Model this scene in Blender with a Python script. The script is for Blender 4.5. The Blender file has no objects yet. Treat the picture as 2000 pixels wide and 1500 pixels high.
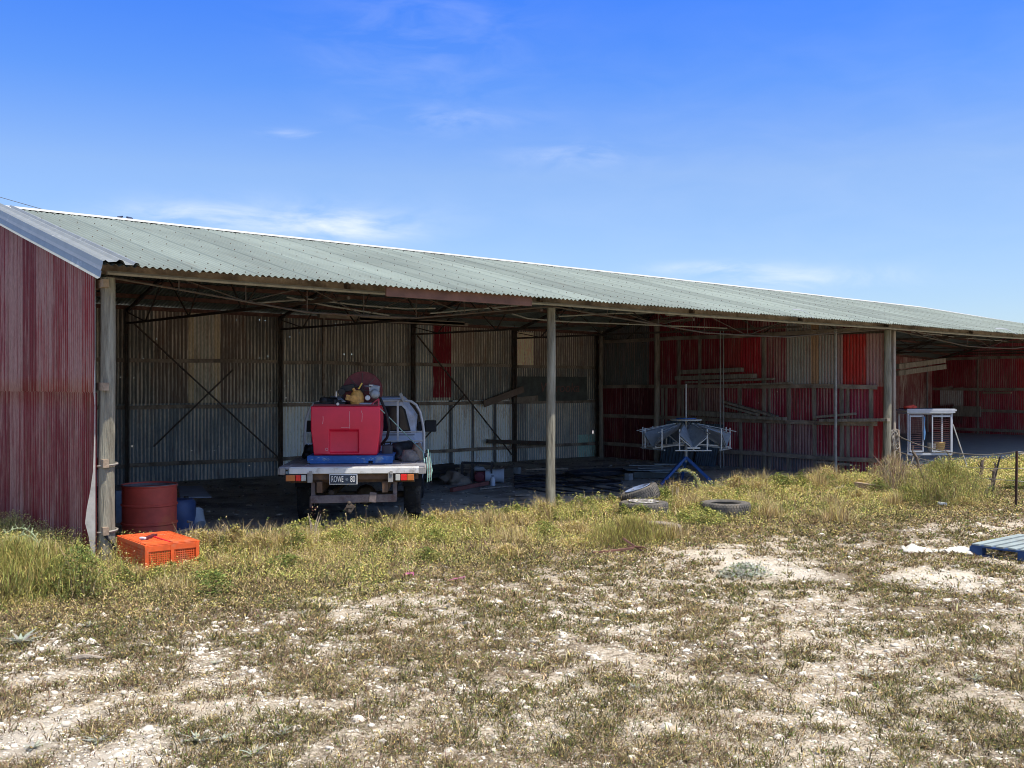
import bpy, math, random
import numpy as np
from mathutils import Vector, Matrix, Euler
random.seed(7)
rng = np.random.default_rng(11)
PI = math.pi
scene = bpy.context.scene
COL = scene.collection
H = 1.9                      # eye height
TH = math.radians(38.86)     # the camera looks this far to the right of the shed's depth axis (+Y)
S_, C_ = math.sin(TH), math.cos(TH)
F = 1950.0

# ------------------------------------------------------------------ placing helpers
def ray(px, py):
    x = (px - 1000) / F; z = (755 - py) / F
    return (S_ + x * C_, C_ - x * S_, z)
def G(px, py, z=0.0):        # where a line of sight meets a level plane
    d = ray(px, py); t = (z - H) / d[2]
    return Vector((d[0] * t, d[1] * t, z))
def atY(px, py, Y):
    d = ray(px, py); t = Y / d[1]
    return Vector((d[0] * t, Y, H + d[2] * t))
def atX(px, py, X):
    d = ray(px, py); t = X / d[0]
    return Vector((X, d[1] * t, H + d[2] * t))
def atT(px, py, t):
    d = ray(px, py)
    return Vector((d[0] * t, d[1] * t, H + d[2] * t))

# ------------------------------------------------------------------ noise for shaping (numpy)
_g = rng.random((256, 256))
def vn(x, y):
    x = np.asarray(x, float); y = np.asarray(y, float)
    xi = np.floor(x).astype(int); yi = np.floor(y).astype(int)
    fx = x - xi; fy = y - yi
    fx = fx * fx * (3 - 2 * fx); fy = fy * fy * (3 - 2 * fy)
    a = _g[xi % 256, yi % 256]; b = _g[(xi + 1) % 256, yi % 256]
    c = _g[xi % 256, (yi + 1) % 256]; d = _g[(xi + 1) % 256, (yi + 1) % 256]
    return (a * (1 - fx) + b * fx) * (1 - fy) + (c * (1 - fx) + d * fx) * fy
def fbm(x, y, s=1.0, o=3):
    v = 0; a = .5; t = 0
    for i in range(o):
        v = v + a * vn(np.asarray(x) * s + 17.3 * i, np.asarray(y) * s + 9.1 * i); t += a
        s *= 2.1; a *= .5
    return v / t
def gz(x, y):                # height of the ground
    x = np.asarray(x, float); y = np.asarray(y, float)
    inside = np.clip((y - 11.2) / .8, 0, 1)
    amp = .032 * (1 - .75 * inside)
    rim = .05 * np.exp(-((y - 10.9) / .7) ** 2) * (x > 2)
    return amp * (fbm(x, y, .55, 4) - .5) * 2 + rim * fbm(x, y, .9, 2) * 1.2
def g1(x, y): return float(gz(x, y))

# ------------------------------------------------------------------ materials
MATS = {}
def nodemat(name):
    m = bpy.data.materials.new(name); m.use_nodes = True
    nt = m.node_tree; b = nt.nodes['Principled BSDF']
    MATS[name] = m
    return m, nt, b
def mat(name, col, rough=.7, metal=0, var=.25, scale=6, dirt=None, dirt_amt=.5, stretch=(1, 1, 1), bump=.0, bscale=40, trans=0, spec=.5):
    """a base colour with soft variation, blotches of dirt or rust, and fine bump"""
    if name in MATS: return MATS[name]
    m, nt, b = nodemat(name)
    N, L = nt.nodes, nt.links
    tc = N.new('ShaderNodeTexCoord'); mp = N.new('ShaderNodeMapping'); mp.inputs['Scale'].default_value = stretch
    L.new(tc.outputs['Object'], mp.inputs[0])
    n = N.new('ShaderNodeTexNoise'); n.inputs['Scale'].default_value = scale; n.inputs['Detail'].default_value = 5; n.inputs['Roughness'].default_value = .65
    L.new(mp.outputs[0], n.inputs['Vector'])
    mr = N.new('ShaderNodeMapRange'); mr.inputs[1].default_value = .3; mr.inputs[2].default_value = .7
    mr.inputs[3].default_value = 1 - var; mr.inputs[4].default_value = 1 + var
    L.new(n.outputs['Fac'], mr.inputs[0])
    v = N.new('ShaderNodeVectorMath'); v.operation = 'SCALE'; v.inputs[0].default_value = col
    L.new(mr.outputs[0], v.inputs['Scale'])
    out = v.outputs[0]
    if dirt:
        n2 = N.new('ShaderNodeTexNoise'); n2.inputs['Scale'].default_value = scale * .6; n2.inputs['Detail'].default_value = 8; n2.inputs['Roughness'].default_value = .7
        L.new(mp.outputs[0], n2.inputs['Vector'])
        r = N.new('ShaderNodeMapRange'); r.inputs[1].default_value = .62 - .3 * dirt_amt; r.inputs[2].default_value = .74 - .2 * dirt_amt
        r.inputs[3].default_value = 0; r.inputs[4].default_value = .9
        L.new(n2.outputs['Fac'], r.inputs[0])
        mx = N.new('ShaderNodeMix'); mx.data_type = 'RGBA'
        L.new(r.outputs[0], mx.inputs[0]); L.new(out, mx.inputs[6]); mx.inputs[7].default_value = (*dirt, 1)
        out = mx.outputs[2]
    L.new(out, b.inputs['Base Color'])
    b.inputs['Roughness'].default_value = rough; b.inputs['Metallic'].default_value = metal
    b.inputs['Specular IOR Level'].default_value = spec
    if bump:
        n3 = N.new('ShaderNodeTexNoise'); n3.inputs['Scale'].default_value = bscale; n3.inputs['Detail'].default_value = 6
        L.new(mp.outputs[0], n3.inputs['Vector'])
        bp = N.new('ShaderNodeBump'); bp.inputs['Strength'].default_value = bump; bp.inputs['Distance'].default_value = .02
        L.new(n3.outputs['Fac'], bp.inputs['Height']); L.new(bp.outputs[0], b.inputs['Normal'])
    return m

def sheet_mat(name, rough=.6, metal=.15, wearcol=(.33, .22, .22), axis='x', spec=.5, gain=1.):
    """corrugated iron: colour per sheet from the mesh, paint worn through in long vertical streaks, rust"""
    m, nt, b = nodemat(name); N, L = nt.nodes, nt.links
    at = N.new('ShaderNodeAttribute'); at.attribute_name = 'Col'
    tc = N.new('ShaderNodeTexCoord')
    def noise(sc, scale, det=6, ro=.65):
        mp = N.new('ShaderNodeMapping'); mp.inputs['Scale'].default_value = sc; L.new(tc.outputs['Object'], mp.inputs[0])
        n = N.new('ShaderNodeTexNoise'); n.inputs['Scale'].default_value = scale; n.inputs['Detail'].default_value = det; n.inputs['Roughness'].default_value = ro
        L.new(mp.outputs[0], n.inputs['Vector']); return n.outputs['Fac']
    def mr(src, a, b_, c, d):
        r = N.new('ShaderNodeMapRange'); r.inputs[1].default_value = a; r.inputs[2].default_value = b_; r.inputs[3].default_value = c; r.inputs[4].default_value = d
        L.new(src, r.inputs[0]); return r.outputs[0]
    def mth(op, x, y):
        k = N.new('ShaderNodeMath'); k.operation = op
        for i, s in enumerate((x, y)):
            if isinstance(s, (int, float)): k.inputs[i].default_value = s
            else: L.new(s, k.inputs[i])
        return k.outputs[0]
    streak = noise((8, 8, .35), 3.5); blot = noise((1, 1, .5), 1.7, 5); fine = noise((30, 30, 6), 2.5, 4)
    w = mth('ADD', mth('MULTIPLY', streak, .6), mth('MULTIPLY', blot, .4))
    w = mth('ADD', w, mth('MULTIPLY', mth('SUBTRACT', at.outputs['Alpha'], .5), .42))
    w = mr(w, .46, .60, 0, .85)
    mx = N.new('ShaderNodeMix'); mx.data_type = 'RGBA'; L.new(w, mx.inputs[0]); L.new(at.outputs['Color'], mx.inputs[6]); mx.inputs[7].default_value = (*wearcol, 1)
    rust = mr(noise((4, 4, .8), 1.3, 8, .75), .53, .70, 0, .7)
    mx2 = N.new('ShaderNodeMix'); mx2.data_type = 'RGBA'; L.new(rust, mx2.inputs[0]); L.new(mx.outputs[2], mx2.inputs[6]); mx2.inputs[7].default_value = (.14, .075, .045, 1)
    v = N.new('ShaderNodeVectorMath'); v.operation = 'SCALE'; L.new(mx2.outputs[2], v.inputs[0]); L.new(mr(fine, .25, .75, .70 * gain, 1.28 * gain), v.inputs['Scale'])
    L.new(v.outputs[0], b.inputs['Base Color'])
    b.inputs['Roughness'].default_value = rough; b.inputs['Metallic'].default_value = metal; b.inputs['Specular IOR Level'].default_value = spec
    return m

red_iron = sheet_mat('red_painted_iron', wearcol=(.36, .215, .19), rough=.5, metal=.1, spec=.3)
inner_iron = sheet_mat('inner_iron', wearcol=(.44, .39, .325), rough=.65, metal=.0, spec=.3, gain=2.1)
inner_red = sheet_mat('inner_red_iron', wearcol=(.30, .20, .18), rough=.65, metal=.0, spec=.3, gain=1.6)
# roof: weathered galvanised
def roof_mat():
    m, nt, b = nodemat('galvanised_roof'); N, L = nt.nodes, nt.links
    tc = N.new('ShaderNodeTexCoord')
    at = N.new('ShaderNodeAttribute'); at.attribute_name = 'Col'
    mp = N.new('ShaderNodeMapping'); mp.inputs['Scale'].default_value = (3, .35, 1); L.new(tc.outputs['Object'], mp.inputs[0])
    n = N.new('ShaderNodeTexNoise'); n.inputs['Scale'].default_value = 1.6; n.inputs['Detail'].default_value = 8; n.inputs['Roughness'].default_value = .7; L.new(mp.outputs[0], n.inputs['Vector'])
    n2 = N.new('ShaderNodeTexNoise'); n2.inputs['Scale'].default_value = .5; n2.inputs['Detail'].default_value = 4; L.new(tc.outputs['Object'], n2.inputs['Vector'])
    ad = N.new('ShaderNodeMath'); ad.operation = 'ADD'; L.new(n.outputs['Fac'], ad.inputs[0]); L.new(n2.outputs['Fac'], ad.inputs[1])
    r = N.new('ShaderNodeMapRange'); r.inputs[1].default_value = .7; r.inputs[2].default_value = 1.3; r.inputs[3].default_value = .82; r.inputs[4].default_value = 1.15; L.new(ad.outputs[0], r.inputs[0])
    v = N.new('ShaderNodeVectorMath'); v.operation = 'SCALE'; L.new(at.outputs['Color'], v.inputs[0]); L.new(r.outputs[0], v.inputs['Scale'])
    m3 = N.new('ShaderNodeMapping'); m3.inputs['Scale'].default_value = (5, .6, 1); L.new(tc.outputs['Object'], m3.inputs[0])
    n3 = N.new('ShaderNodeTexNoise'); n3.inputs['Scale'].default_value = 1.3; n3.inputs['Detail'].default_value = 9; n3.inputs['Roughness'].default_value = .75; L.new(m3.outputs[0], n3.inputs['Vector'])
    r3 = N.new('ShaderNodeMapRange'); r3.inputs[1].default_value = .56; r3.inputs[2].default_value = .72; r3.inputs[3].default_value = 0; r3.inputs[4].default_value = .5; L.new(n3.outputs['Fac'], r3.inputs[0])
    x3 = N.new('ShaderNodeMix'); x3.data_type = 'RGBA'; L.new(r3.outputs[0], x3.inputs[0]); L.new(v.outputs[0], x3.inputs[6]); x3.inputs[7].default_value = (.20, .185, .15, 1)
    L.new(x3.outputs[2], b.inputs['Base Color'])
    b.inputs['Roughness'].default_value = .6; b.inputs['Metallic'].default_value = .2
    return m
galv_roof = roof_mat()
def ground_mat():
    m, nt, b = nodemat('limestone_ground'); N, L = nt.nodes, nt.links
    tc = N.new('ShaderNodeTexCoord')
    def noise(scale, det=6, ro=.6, dist=0):
        n = N.new('ShaderNodeTexNoise'); n.inputs['Scale'].default_value = scale; n.inputs['Detail'].default_value = det; n.inputs['Roughness'].default_value = ro; n.inputs['Distortion'].default_value = dist
        L.new(tc.outputs['Object'], n.inputs['Vector']); return n.outputs['Fac']
    def mr(src, a, b_, c, d):
        r = N.new('ShaderNodeMapRange'); r.inputs[1].default_value = a; r.inputs[2].default_value = b_; r.inputs[3].default_value = c; r.inputs[4].default_value = d
        L.new(src, r.inputs[0]); return r.outputs[0]
    def mix(f, a, c):
        x = N.new('ShaderNodeMix'); x.data_type = 'RGBA'
        L.new(f, x.inputs[0])
        for i, s in ((6, a), (7, c)):
            if isinstance(s, tuple): x.inputs[i].default_value = (*s, 1)
            else: L.new(s, x.inputs[i])
        return x.outputs[2]
    at = N.new('ShaderNodeAttribute'); at.attribute_name = 'Col'     # R: litter, G: shed floor, B: bare pan
    sp = N.new('ShaderNodeSeparateColor'); L.new(at.outputs['Color'], sp.inputs[0])
    pale = mix(mr(noise(9, 8, .7), .35, .65, 0, 1), (.60, .50, .37), (.76, .67, .53))
    lit = N.new('ShaderNodeMath'); lit.operation = 'ADD'; L.new(noise(14, 8, .75, .6), lit.inputs[0])
    sc = N.new('ShaderNodeMath'); sc.operation = 'MULTIPLY_ADD'; L.new(sp.outputs[0], sc.inputs[0]); sc.inputs[1].default_value = .5; sc.inputs[2].default_value = -.25; L.new(sc.outputs[0], lit.inputs[1])
    litter = mix(mr(noise(60, 4), .3, .7, 0, 1), (.17, .13, .085), (.34, .27, .18))
    c = mix(mr(lit.outputs[0], .45, .56, 0, .9), pale, litter)
    def vor(scale, feat='DISTANCE_TO_EDGE'):
        v = N.new('ShaderNodeTexVoronoi'); v.feature = feat; v.inputs['Scale'].default_value = scale; v.inputs['Randomness'].default_value = 1
        wv = N.new('ShaderNodeMix'); wv.data_type = 'RGBA'; wv.blend_type = 'ADD'; wv.inputs[0].default_value = .03
        nn = N.new('ShaderNodeTexNoise'); nn.inputs['Scale'].default_value = 12; L.new(tc.outputs['Object'], nn.inputs['Vector'])
        L.new(tc.outputs['Object'], wv.inputs[6]); L.new(nn.outputs['Color'], wv.inputs[7]); L.new(wv.outputs[2], v.inputs['Vector']); return v.outputs['Distance']
    v1 = vor(24); v2 = vor(60)
    crack = N.new('ShaderNodeMath'); crack.operation = 'MULTIPLY'; L.new(mr(v1, .0, .10, .55, 1), crack.inputs[0]); L.new(mr(v2, .0, .16, .62, 1), crack.inputs[1])
    soft = N.new('ShaderNodeMath'); soft.operation = 'MAXIMUM'; L.new(crack.outputs[0], soft.inputs[0]); L.new(mr(noise(3.5, 4), .5, .6, 0, .95), soft.inputs[1])
    dk_ = N.new('ShaderNodeVectorMath'); dk_.operation = 'SCALE'; L.new(c, dk_.inputs[0]); L.new(soft.outputs[0], dk_.inputs['Scale']); c = dk_.outputs[0]
    c = mix(mr(noise(120, 3, .8), .60, .70, 0, .6), c, (.14, .10, .07))
    c = mix(mr(noise(75, 3, .8), .62, .68, 0, .8), c, (.74, .68, .58))
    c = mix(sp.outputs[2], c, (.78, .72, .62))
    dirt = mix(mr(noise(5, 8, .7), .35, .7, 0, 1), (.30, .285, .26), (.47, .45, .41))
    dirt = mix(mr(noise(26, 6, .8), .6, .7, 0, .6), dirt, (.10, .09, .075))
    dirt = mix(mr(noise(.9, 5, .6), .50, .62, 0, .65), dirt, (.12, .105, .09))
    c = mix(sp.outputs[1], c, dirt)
    L.new(c, b.inputs['Base Color']); b.inputs['Roughness'].default_value = .95; b.inputs['Specular IOR Level'].default_value = .15
    bp = N.new('ShaderNodeBump'); bp.inputs['Strength'].default_value = .8; bp.inputs['Distance'].default_value = .03
    L.new(noise(22, 10, .8), bp.inputs['Height']); L.new(bp.outputs[0], b.inputs['Normal'])
    return m
ground_m = ground_mat()
def attr_mat(name, rough=.8, trans=.0, var=.2):
    m, nt, b = nodemat(name); N, L = nt.nodes, nt.links
    at = N.new('ShaderNodeAttribute'); at.attribute_name = 'Col'
    L.new(at.outputs['Color'], b.inputs['Base Color']); b.inputs['Roughness'].default_value = rough; b.inputs['Specular IOR Level'].default_value = .2
    if trans:
        t = N.new('ShaderNodeBsdfTranslucent'); L.new(at.outputs['Color'], t.inputs['Color'])
        mx = N.new('ShaderNodeMixShader'); mx.inputs[0].default_value = trans
        L.new(b.outputs[0], mx.inputs[1]); L.new(t.outputs[0], mx.inputs[2])
        L.new(mx.outputs[0], N['Material Output'].inputs['Surface'])
    return m
leaf_m = attr_mat('leaf_and_straw', .75, .25)
stone_m = attr_mat('limestone_pebble', .95)

old_wood = mat('weathered_timber', (.33, .285, .23), .85, var=.35, scale=3, stretch=(6, 6, 1), dirt=(.15, .12, .095), dirt_amt=.45, bump=.4, bscale=14)
rail_wood = mat('dusty_rail_timber', (.36, .29, .23), .9, var=.35, scale=4, dirt=(.14, .11, .09), dirt_amt=.45, bump=.3)
post_wood = mat('bleached_post_timber', (.30, .285, .22), .9, var=.3, scale=2.5, stretch=(9, 9, .7), dirt=(.13, .115, .085), dirt_amt=.6, bump=.9, bscale=9)
pale_wood = mat('pale_sawn_timber', (.36, .28, .2), .85, var=.25, scale=4, dirt=(.15, .11, .08), dirt_amt=.4, bump=.3)
orange_wood = mat('orange_stained_board', (.17, .08, .05), .8, var=.3, scale=5)
dark_steel = mat('rusty_dark_steel', (.11, .09, .075), .7, .3, var=.4, scale=10, dirt=(.12, .06, .035), dirt_amt=.4)
rust = mat('red_rust', (.20, .10, .075), .85, .1, var=.4, scale=14)
galv = mat('galvanised_steel', (.42, .44, .45), .45, .6, var=.18, scale=8)
galv_dull = mat('dull_galvanised_steel', (.34, .38, .42), .55, .35, var=.25, scale=8)
pipe_m = mat('thin_galvanised_pipe', (.33, .33, .31), .6, .2, var=.25, scale=9)
white_paint = mat('chipped_white_paint', (.72, .72, .70), .5, var=.1, scale=6, dirt=(.3, .27, .23), dirt_amt=.25)
cabin_paint = mat('pale_blue_car_paint', (.60, .68, .84), .3, .1, var=.05, scale=3, dirt=(.33, .33, .34), dirt_amt=.1)
glass = mat('dark_window_glass', (.012, .016, .024), .12, 0, var=.1, spec=.35)
tyre_m = mat('grey_tyre_rubber', (.02, .02, .021), .85, var=.3, scale=12, dirt=(.10, .095, .085), dirt_amt=.3, bump=.2)
old_tyre_m = mat('sun_bleached_tyre_rubber', (.10, .095, .088), .9, var=.3, scale=9, dirt=(.22, .19, .15), dirt_amt=.35, bump=.3)
red_plastic = mat('crimson_plastic', (.80, .018, .055), .38, var=.08, scale=4, dirt=(.75, .16, .18), dirt_amt=.06)
blue_paint = mat('faded_blue_paint', (.03, .12, .36), .75, var=.3, scale=7, dirt=(.25, .33, .42), dirt_amt=.25)
deep_blue = mat('blue_machine_paint', (.02, .10, .34), .5, var=.2, scale=7)
navy = mat('navy_paint', (.015, .035, .10), .7, var=.4, scale=8)
orange_plastic = mat('orange_crate_plastic', (.74, .11, .02), .6, var=.2, scale=10, dirt=(.55, .2, .1), dirt_amt=.3)
drum_red = mat('faded_red_drum_paint', (.50, .075, .05), .6, var=.25, scale=3, dirt=(.55, .14, .05), dirt_amt=.35)
black_m = mat('black_rubber', (.012, .012, .013), .6, var=.2)
black_steel = mat('black_painted_steel', (.02, .02, .022), .5, .1, var=.2)
amber_m = mat('amber_lens', (.55, .17, .04), .3, var=.1)
redlens_m = mat('red_lens', (.80, .02, .015), .25, var=.1)
clearlens_m = mat('clear_lens', (.55, .55, .5), .3, var=.1)
yellow_m = mat('dirty_yellow_engine', (.62, .33, .08), .55, var=.3, scale=20, dirt=(.25, .13, .05), dirt_amt=.3)
reel_red = mat('dull_red_reel', (.16, .035, .035), .7, var=.3, scale=20)
rope_m = mat('green_rope', (.30, .50, .45), .9, var=.3, scale=60)
wire_m = mat('grey_wire', (.30, .28, .25), .7, .2, var=.2)
white_plastic = mat('white_plastic', (.62, .66, .72), .5, var=.1, scale=6)
sheet_plastic = mat('crumpled_white_plastic', (.66, .63, .56), .6, var=.12, scale=14, dirt=(.5, .45, .36), dirt_amt=.25)
paper_white = mat('plate_white', (.78, .78, .76), .5, var=.04)
poly_black = mat('black_poly_pipe', (.025, .03, .04), .45, var=.3)
concrete = mat('grey_concrete', (.30, .31, .31), .9, var=.15, scale=4, bump=.2)
slate = mat('slate_blue_sheet', (.17, .21, .26), .6, var=.25, scale=6)
brown_card = mat('brown_sacking', (.26, .2, .15), .95, var=.25, scale=9)
rock_m = mat('grey_rock', (.22, .19, .17), .9, var=.3, scale=12, bump=.6)
dark_board = mat('dark_sign_board', (.115, .125, .115), .85, var=.3, scale=5)
sign_red = mat('faded_red_lettering', (.26, .14, .12), .8, var=.3, scale=20)
red_cloth = mat('red_rag', (.6, .07, .04), .9, var=.3, scale=20)
blue_cloth = mat('blue_rag', (.08, .2, .4), .9, var=.3, scale=20)

# ------------------------------------------------------------------ object helpers
def link(o, parent=None):
    COL.objects.link(o)
    if parent is not None: o.parent = parent
    return o
def tag(o, label=None, cat=None, group=None, kind=None):
    if label: o['label'] = label
    if cat: o['category'] = cat
    if group: o['group'] = group
    if kind: o['kind'] = kind
    return o
def thing(name, label, cat, loc=(0, 0, 0), rz=0, group=None):
    o = bpy.data.objects.new(name, None); o.empty_display_size = .2
    o.location = loc; o.rotation_euler = (0, 0, rz); COL.objects.link(o)
    return tag(o, label, cat, group)
class MB:
    def __init__(s): s.v = []; s.f = []; s.c = []
    def add(s, vs, fs):
        n = len(s.v); s.v += [tuple(p) for p in vs]; s.f += [tuple(i + n for i in f) for f in fs]; return s
    def box(s, c, d, rot=None, bev=0):
        hx, hy, hz = d[0] / 2, d[1] / 2, d[2] / 2
        vs = [Vector((x, y, z)) for x in (-hx, hx) for y in (-hy, hy) for z in (-hz, hz)]
        fs = [(0, 1, 3, 2), (4, 6, 7, 5), (0, 4, 5, 1), (2, 3, 7, 6), (0, 2, 6, 4), (1, 5, 7, 3)]
        if rot is not None:
            R = Euler(rot).to_matrix(); vs = [R @ v for v in vs]
        return s.add([v + Vector(c) for v in vs], fs)
    def bar(s, a, b, w, h=None, up=(0, 0, 1), jit=0):
        a, b = Vector(a), Vector(b); h = h or w
        z = (b - a).normalized(); u = Vector(up)
        if abs(z.dot(u)) > .95: u = Vector((1, 0, 0))
        x = z.cross(u).normalized(); y = x.cross(z).normalized()
        vs = []
        for p in (a, b):
            for i, j in ((-1, -1), (1, -1), (1, 1), (-1, 1)):
                vs.append(p + x * i * w / 2 + y * j * h / 2)
        return s.add(vs, [(0, 1, 2, 3), (7, 6, 5, 4), (0, 4, 5, 1), (1, 5, 6, 2), (2, 6, 7, 3), (3, 7, 4, 0)])
    def tube(s, pts, r, n=6, caps=True):
        pts = [Vector(p) for p in pts]; rs = r if isinstance(r, (list, tuple)) else [r] * len(pts)
        base = len(s.v); prev = None
        for i, p in enumerate(pts):
            d = (pts[min(i + 1, len(pts) - 1)] - pts[max(i - 1, 0)])
            d = d.normalized() if d.length > 1e-9 else Vector((0, 0, 1))
            if prev is None:
                u = Vector((0, 0, 1)) if abs(d.z) < .9 else Vector((1, 0, 0))
                x = d.cross(u).normalized()
            else:
                x = (prev - d * prev.dot(d)).normalized()
            prev = x; y = d.cross(x)
            for k in range(n):
                a = 2 * PI * k / n
                s.v.append(tuple(p + (x * math.cos(a) + y * math.sin(a)) * rs[i]))
        for i in range(len(pts) - 1):
            for k in range(n):
                a = base + i * n + k; b = base + i * n + (k + 1) % n
                s.f.append((a, b, b + n, a + n))
        if caps:
            s.f.append(tuple(base + k for k in reversed(range(n))))
            s.f.append(tuple(base + (len(pts) - 1) * n + k for k in range(n)))
        return s
    def lathe(s, prof, n=24, M=None, cap0=False, cap1=False):
        base = len(s.v); M = M or Matrix()
        for r, z in prof:
            for k in range(n):
                a = 2 * PI * k / n; s.v.append(tuple(M @ Vector((r * math.cos(a), r * math.sin(a), z))))
        for i in range(len(prof) - 1):
            for k in range(n):
                a = base + i * n + k; b = base + i * n + (k + 1) % n
                s.f.append((a, b, b + n, a + n))
        if cap0: s.f.append(tuple(base + k for k in reversed(range(n))))
        if cap1: s.f.append(tuple(base + (len(prof) - 1) * n + k for k in range(n)))
        return s
    def build(s, name, m, parent=None, smooth=False, bevel=0, loc=None):
        me = bpy.data.meshes.new(name); me.from_pydata(s.v, [], s.f); me.update()
        if smooth: me.shade_smooth()
        o = bpy.data.objects.new(name, me); me.materials.append(m); link(o, parent)
        if loc is not None: o.location = loc
        if smooth:
            try: me.set_sharp_from_angle(angle=math.radians(40))
            except Exception: pass
        if bevel:
            b = o.modifiers.new('b', 'BEVEL'); b.width = bevel; b.segments = 2; b.limit_method = 'ANGLE'
        return o
def npmesh(name, verts, faces_flat, sizes, m, col=None, parent=None, smooth=False):
    me = bpy.data.meshes.new(name)
    me.vertices.add(len(verts)); me.vertices.foreach_set('co', np.asarray(verts, np.float32).ravel())
    me.loops.add(len(faces_flat)); me.loops.foreach_set('vertex_index', np.asarray(faces_flat, np.int32))
    sizes = np.asarray(sizes, np.int32); st = np.concatenate(([0], np.cumsum(sizes)[:-1])).astype(np.int32)
    me.polygons.add(len(sizes)); me.polygons.foreach_set('loop_start', st)
    me.update(calc_edges=True); me.validate()
    if col is not None:
        a = me.color_attributes.new('Col', 'FLOAT_COLOR', 'POINT'); a.data.foreach_set('color', np.asarray(col, np.float32).ravel())
    if smooth: me.shade_smooth()
    me.materials.append(m)
    o = bpy.data.objects.new(name, me); link(o, parent); return o
def grid_faces(nc, nr, keep=None):
    i = np.arange(nc - 1)[:, None]; j = np.arange(nr - 1)[None, :]
    a = i * nr + j; q = np.stack([a, a + nr, a + nr + 1, a + 1], -1).reshape(-1, 4)
    if keep is not None: q = q[keep.reshape(-1)]
    return q.ravel(), np.full(len(q), 4)

PITCH = .076
def corr_wall(name, axis, a0, a1, fixed, z0, z1f, sheets, parent, m, rows=14, spc=6, amp=.0085, holes=(), seams=(), edge=0.006, rz=None, crest=1):
    """vertical corrugated wall; axis: the direction it runs; sheets: (a_from, a_to, z_from, z_to, rgb, wear)"""
    if rz is not None and holes:
        rz = np.unique(np.round(np.concatenate([rz] + [[h_[1] - .011 * h_[3], h_[1] + .011 * h_[3]] for h_ in holes]), 4)); kk = np.concatenate([[True], np.diff(rz) > .002]); rz = rz[kk]
    n = int((a1 - a0) / PITCH * spc) + 1
    a = np.linspace(a0, a1, n); r = np.linspace(0, 1, rows) if rz is None else rz
    A, R = np.meshgrid(a, r, indexing='ij')
    Z = z0 + (z1f(A) - z0) * R if rz is None else np.minimum(R, z1f(A))
    off = amp * np.sin(A / PITCH * 2 * PI)
    col = np.zeros(A.shape + (4,)); col[..., :3] = (.14, .12, .11); col[..., 3] = .5
    for (s0, s1, q0, q1, rgb, w) in sheets:
        k = (A >= s0) & (A < s1) & (Z >= q0) & (Z < q1)
        col[k, :3] = rgb; col[k, 3] = w
    col[..., 3] += .30 * np.sin(A / PITCH * 2 * PI + (PI if crest < 0 else 0)) * abs(crest)
    off = off + edge * ((A / .76) % 1)
    for zs in seams: off = off + np.where(Z > zs, -.016, 0)
    off = off + .012 * (fbm(A, Z, .8, 2) - .5)
    if axis == 'x': V = np.stack([A, fixed + off, Z], -1)
    else: V = np.stack([fixed + off, A, Z], -1)
    keep = np.ones((n - 1, len(r) - 1), bool)
    for (ha, hz_, wa, wz) in holes:
        i = int((ha - a0) / (a1 - a0) * (n - 1)); zz_ = Z[min(max(i, 0), n - 1)]; j = int(np.searchsorted(zz_, hz_ - .0112 * wz)); wz = max(1, int(np.searchsorted(zz_, hz_ + .0112 * wz)) - j - 1)
        if 0 <= i < n - 2 and 0 <= j < len(r) - 1: keep[i:i + wa, j:j + wz] = False
    f, s = grid_faces(n, len(r), keep)
    return npmesh(name, V.reshape(-1, 3), f, s, m, col.reshape(-1, 4), parent, True)

# ------------------------------------------------------------------ SHED dimensions
XE, XP, XR, XEND = 3.23, 18.9, 36.7, 44.0
PY, EY, RY, BY = 11.1, 10.38, 15.8, 19.8
EZ, SL = 3.125, .25
RZ = EZ + SL * (RY - EY)
_sx = [3, 10.9, 21.6, 28.6, 35.4, 44]; _sd = [0, -.04, -.12, -.19, -.43, -.8]
def sag(x): return np.interp(x, _sx, _sd)
def roofz(x, y):
    x = np.asarray(x, float); y = np.asarray(y, float)
    k = np.clip((y - EY) / (RY - EY), 0, 1)
    z = np.where(y < RY, EZ + SL * (y - EY), RZ - SL * (y - RY))
    s = sag(x) * (.25 + .75 * np.where(y < RY, k, 1))
    return z + s + .012 * (fbm(x, y, .6, 2) - .5)
shed = thing('farm_shed', 'long open-fronted iron farm shed with grey roof and faded red end wall', 'shed', (XE, PY, 0))
SH = Vector((-XE, -PY, 0))
def sp(o):          # parts are modelled in world coordinates; bring them under the shed's base point
    o.parent = shed; o.location = o.location + SH; return o

# roof sheets with laps
def slope_sheet(name, y0, y1, x0, x1, parent_fix=True):
    n = int((x1 - x0) / PITCH * 8) + 1; xs = np.linspace(x0, x1, n); ys = np.linspace(y0, y1, 14)
    X, Y = np.meshgrid(xs, ys, indexing='ij')
    Z = roofz(X, Y) + .0105 * np.sin(X / PITCH * 2 * PI) + .010 * (1 - (X / .684) % 1)
    sid = np.floor(X / .684).astype(int)
    tone = .86 + .28 * _g[sid % 256, 3]
    Y2 = Y + np.where(Y == y0, .03 * (_g[sid % 256, 9] - .5), 0)
    col = np.ones(X.shape + (4,)); col[..., :3] = np.array((.25, .295, .262)) * tone[..., None] * (1 - .25 * np.clip(fbm(X * 3, Y * .35, 1.0, 4) - .5, 0, 1) * 2)[..., None]
    red = np.array((.26, .23, .20))
    f, s = grid_faces(n, len(ys))
    return sp(npmesh(name, np.stack([X, Y2, Z], -1).reshape(-1, 3), f, s, galv_roof, col.reshape(-1, 4), None, True))
fr = slope_sheet('roof_sheeting', EY, RY, XE - .13, XEND)
bk = slope_sheet('roof_sheeting', RY, BY + .06, XE - .13, XEND)
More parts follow.
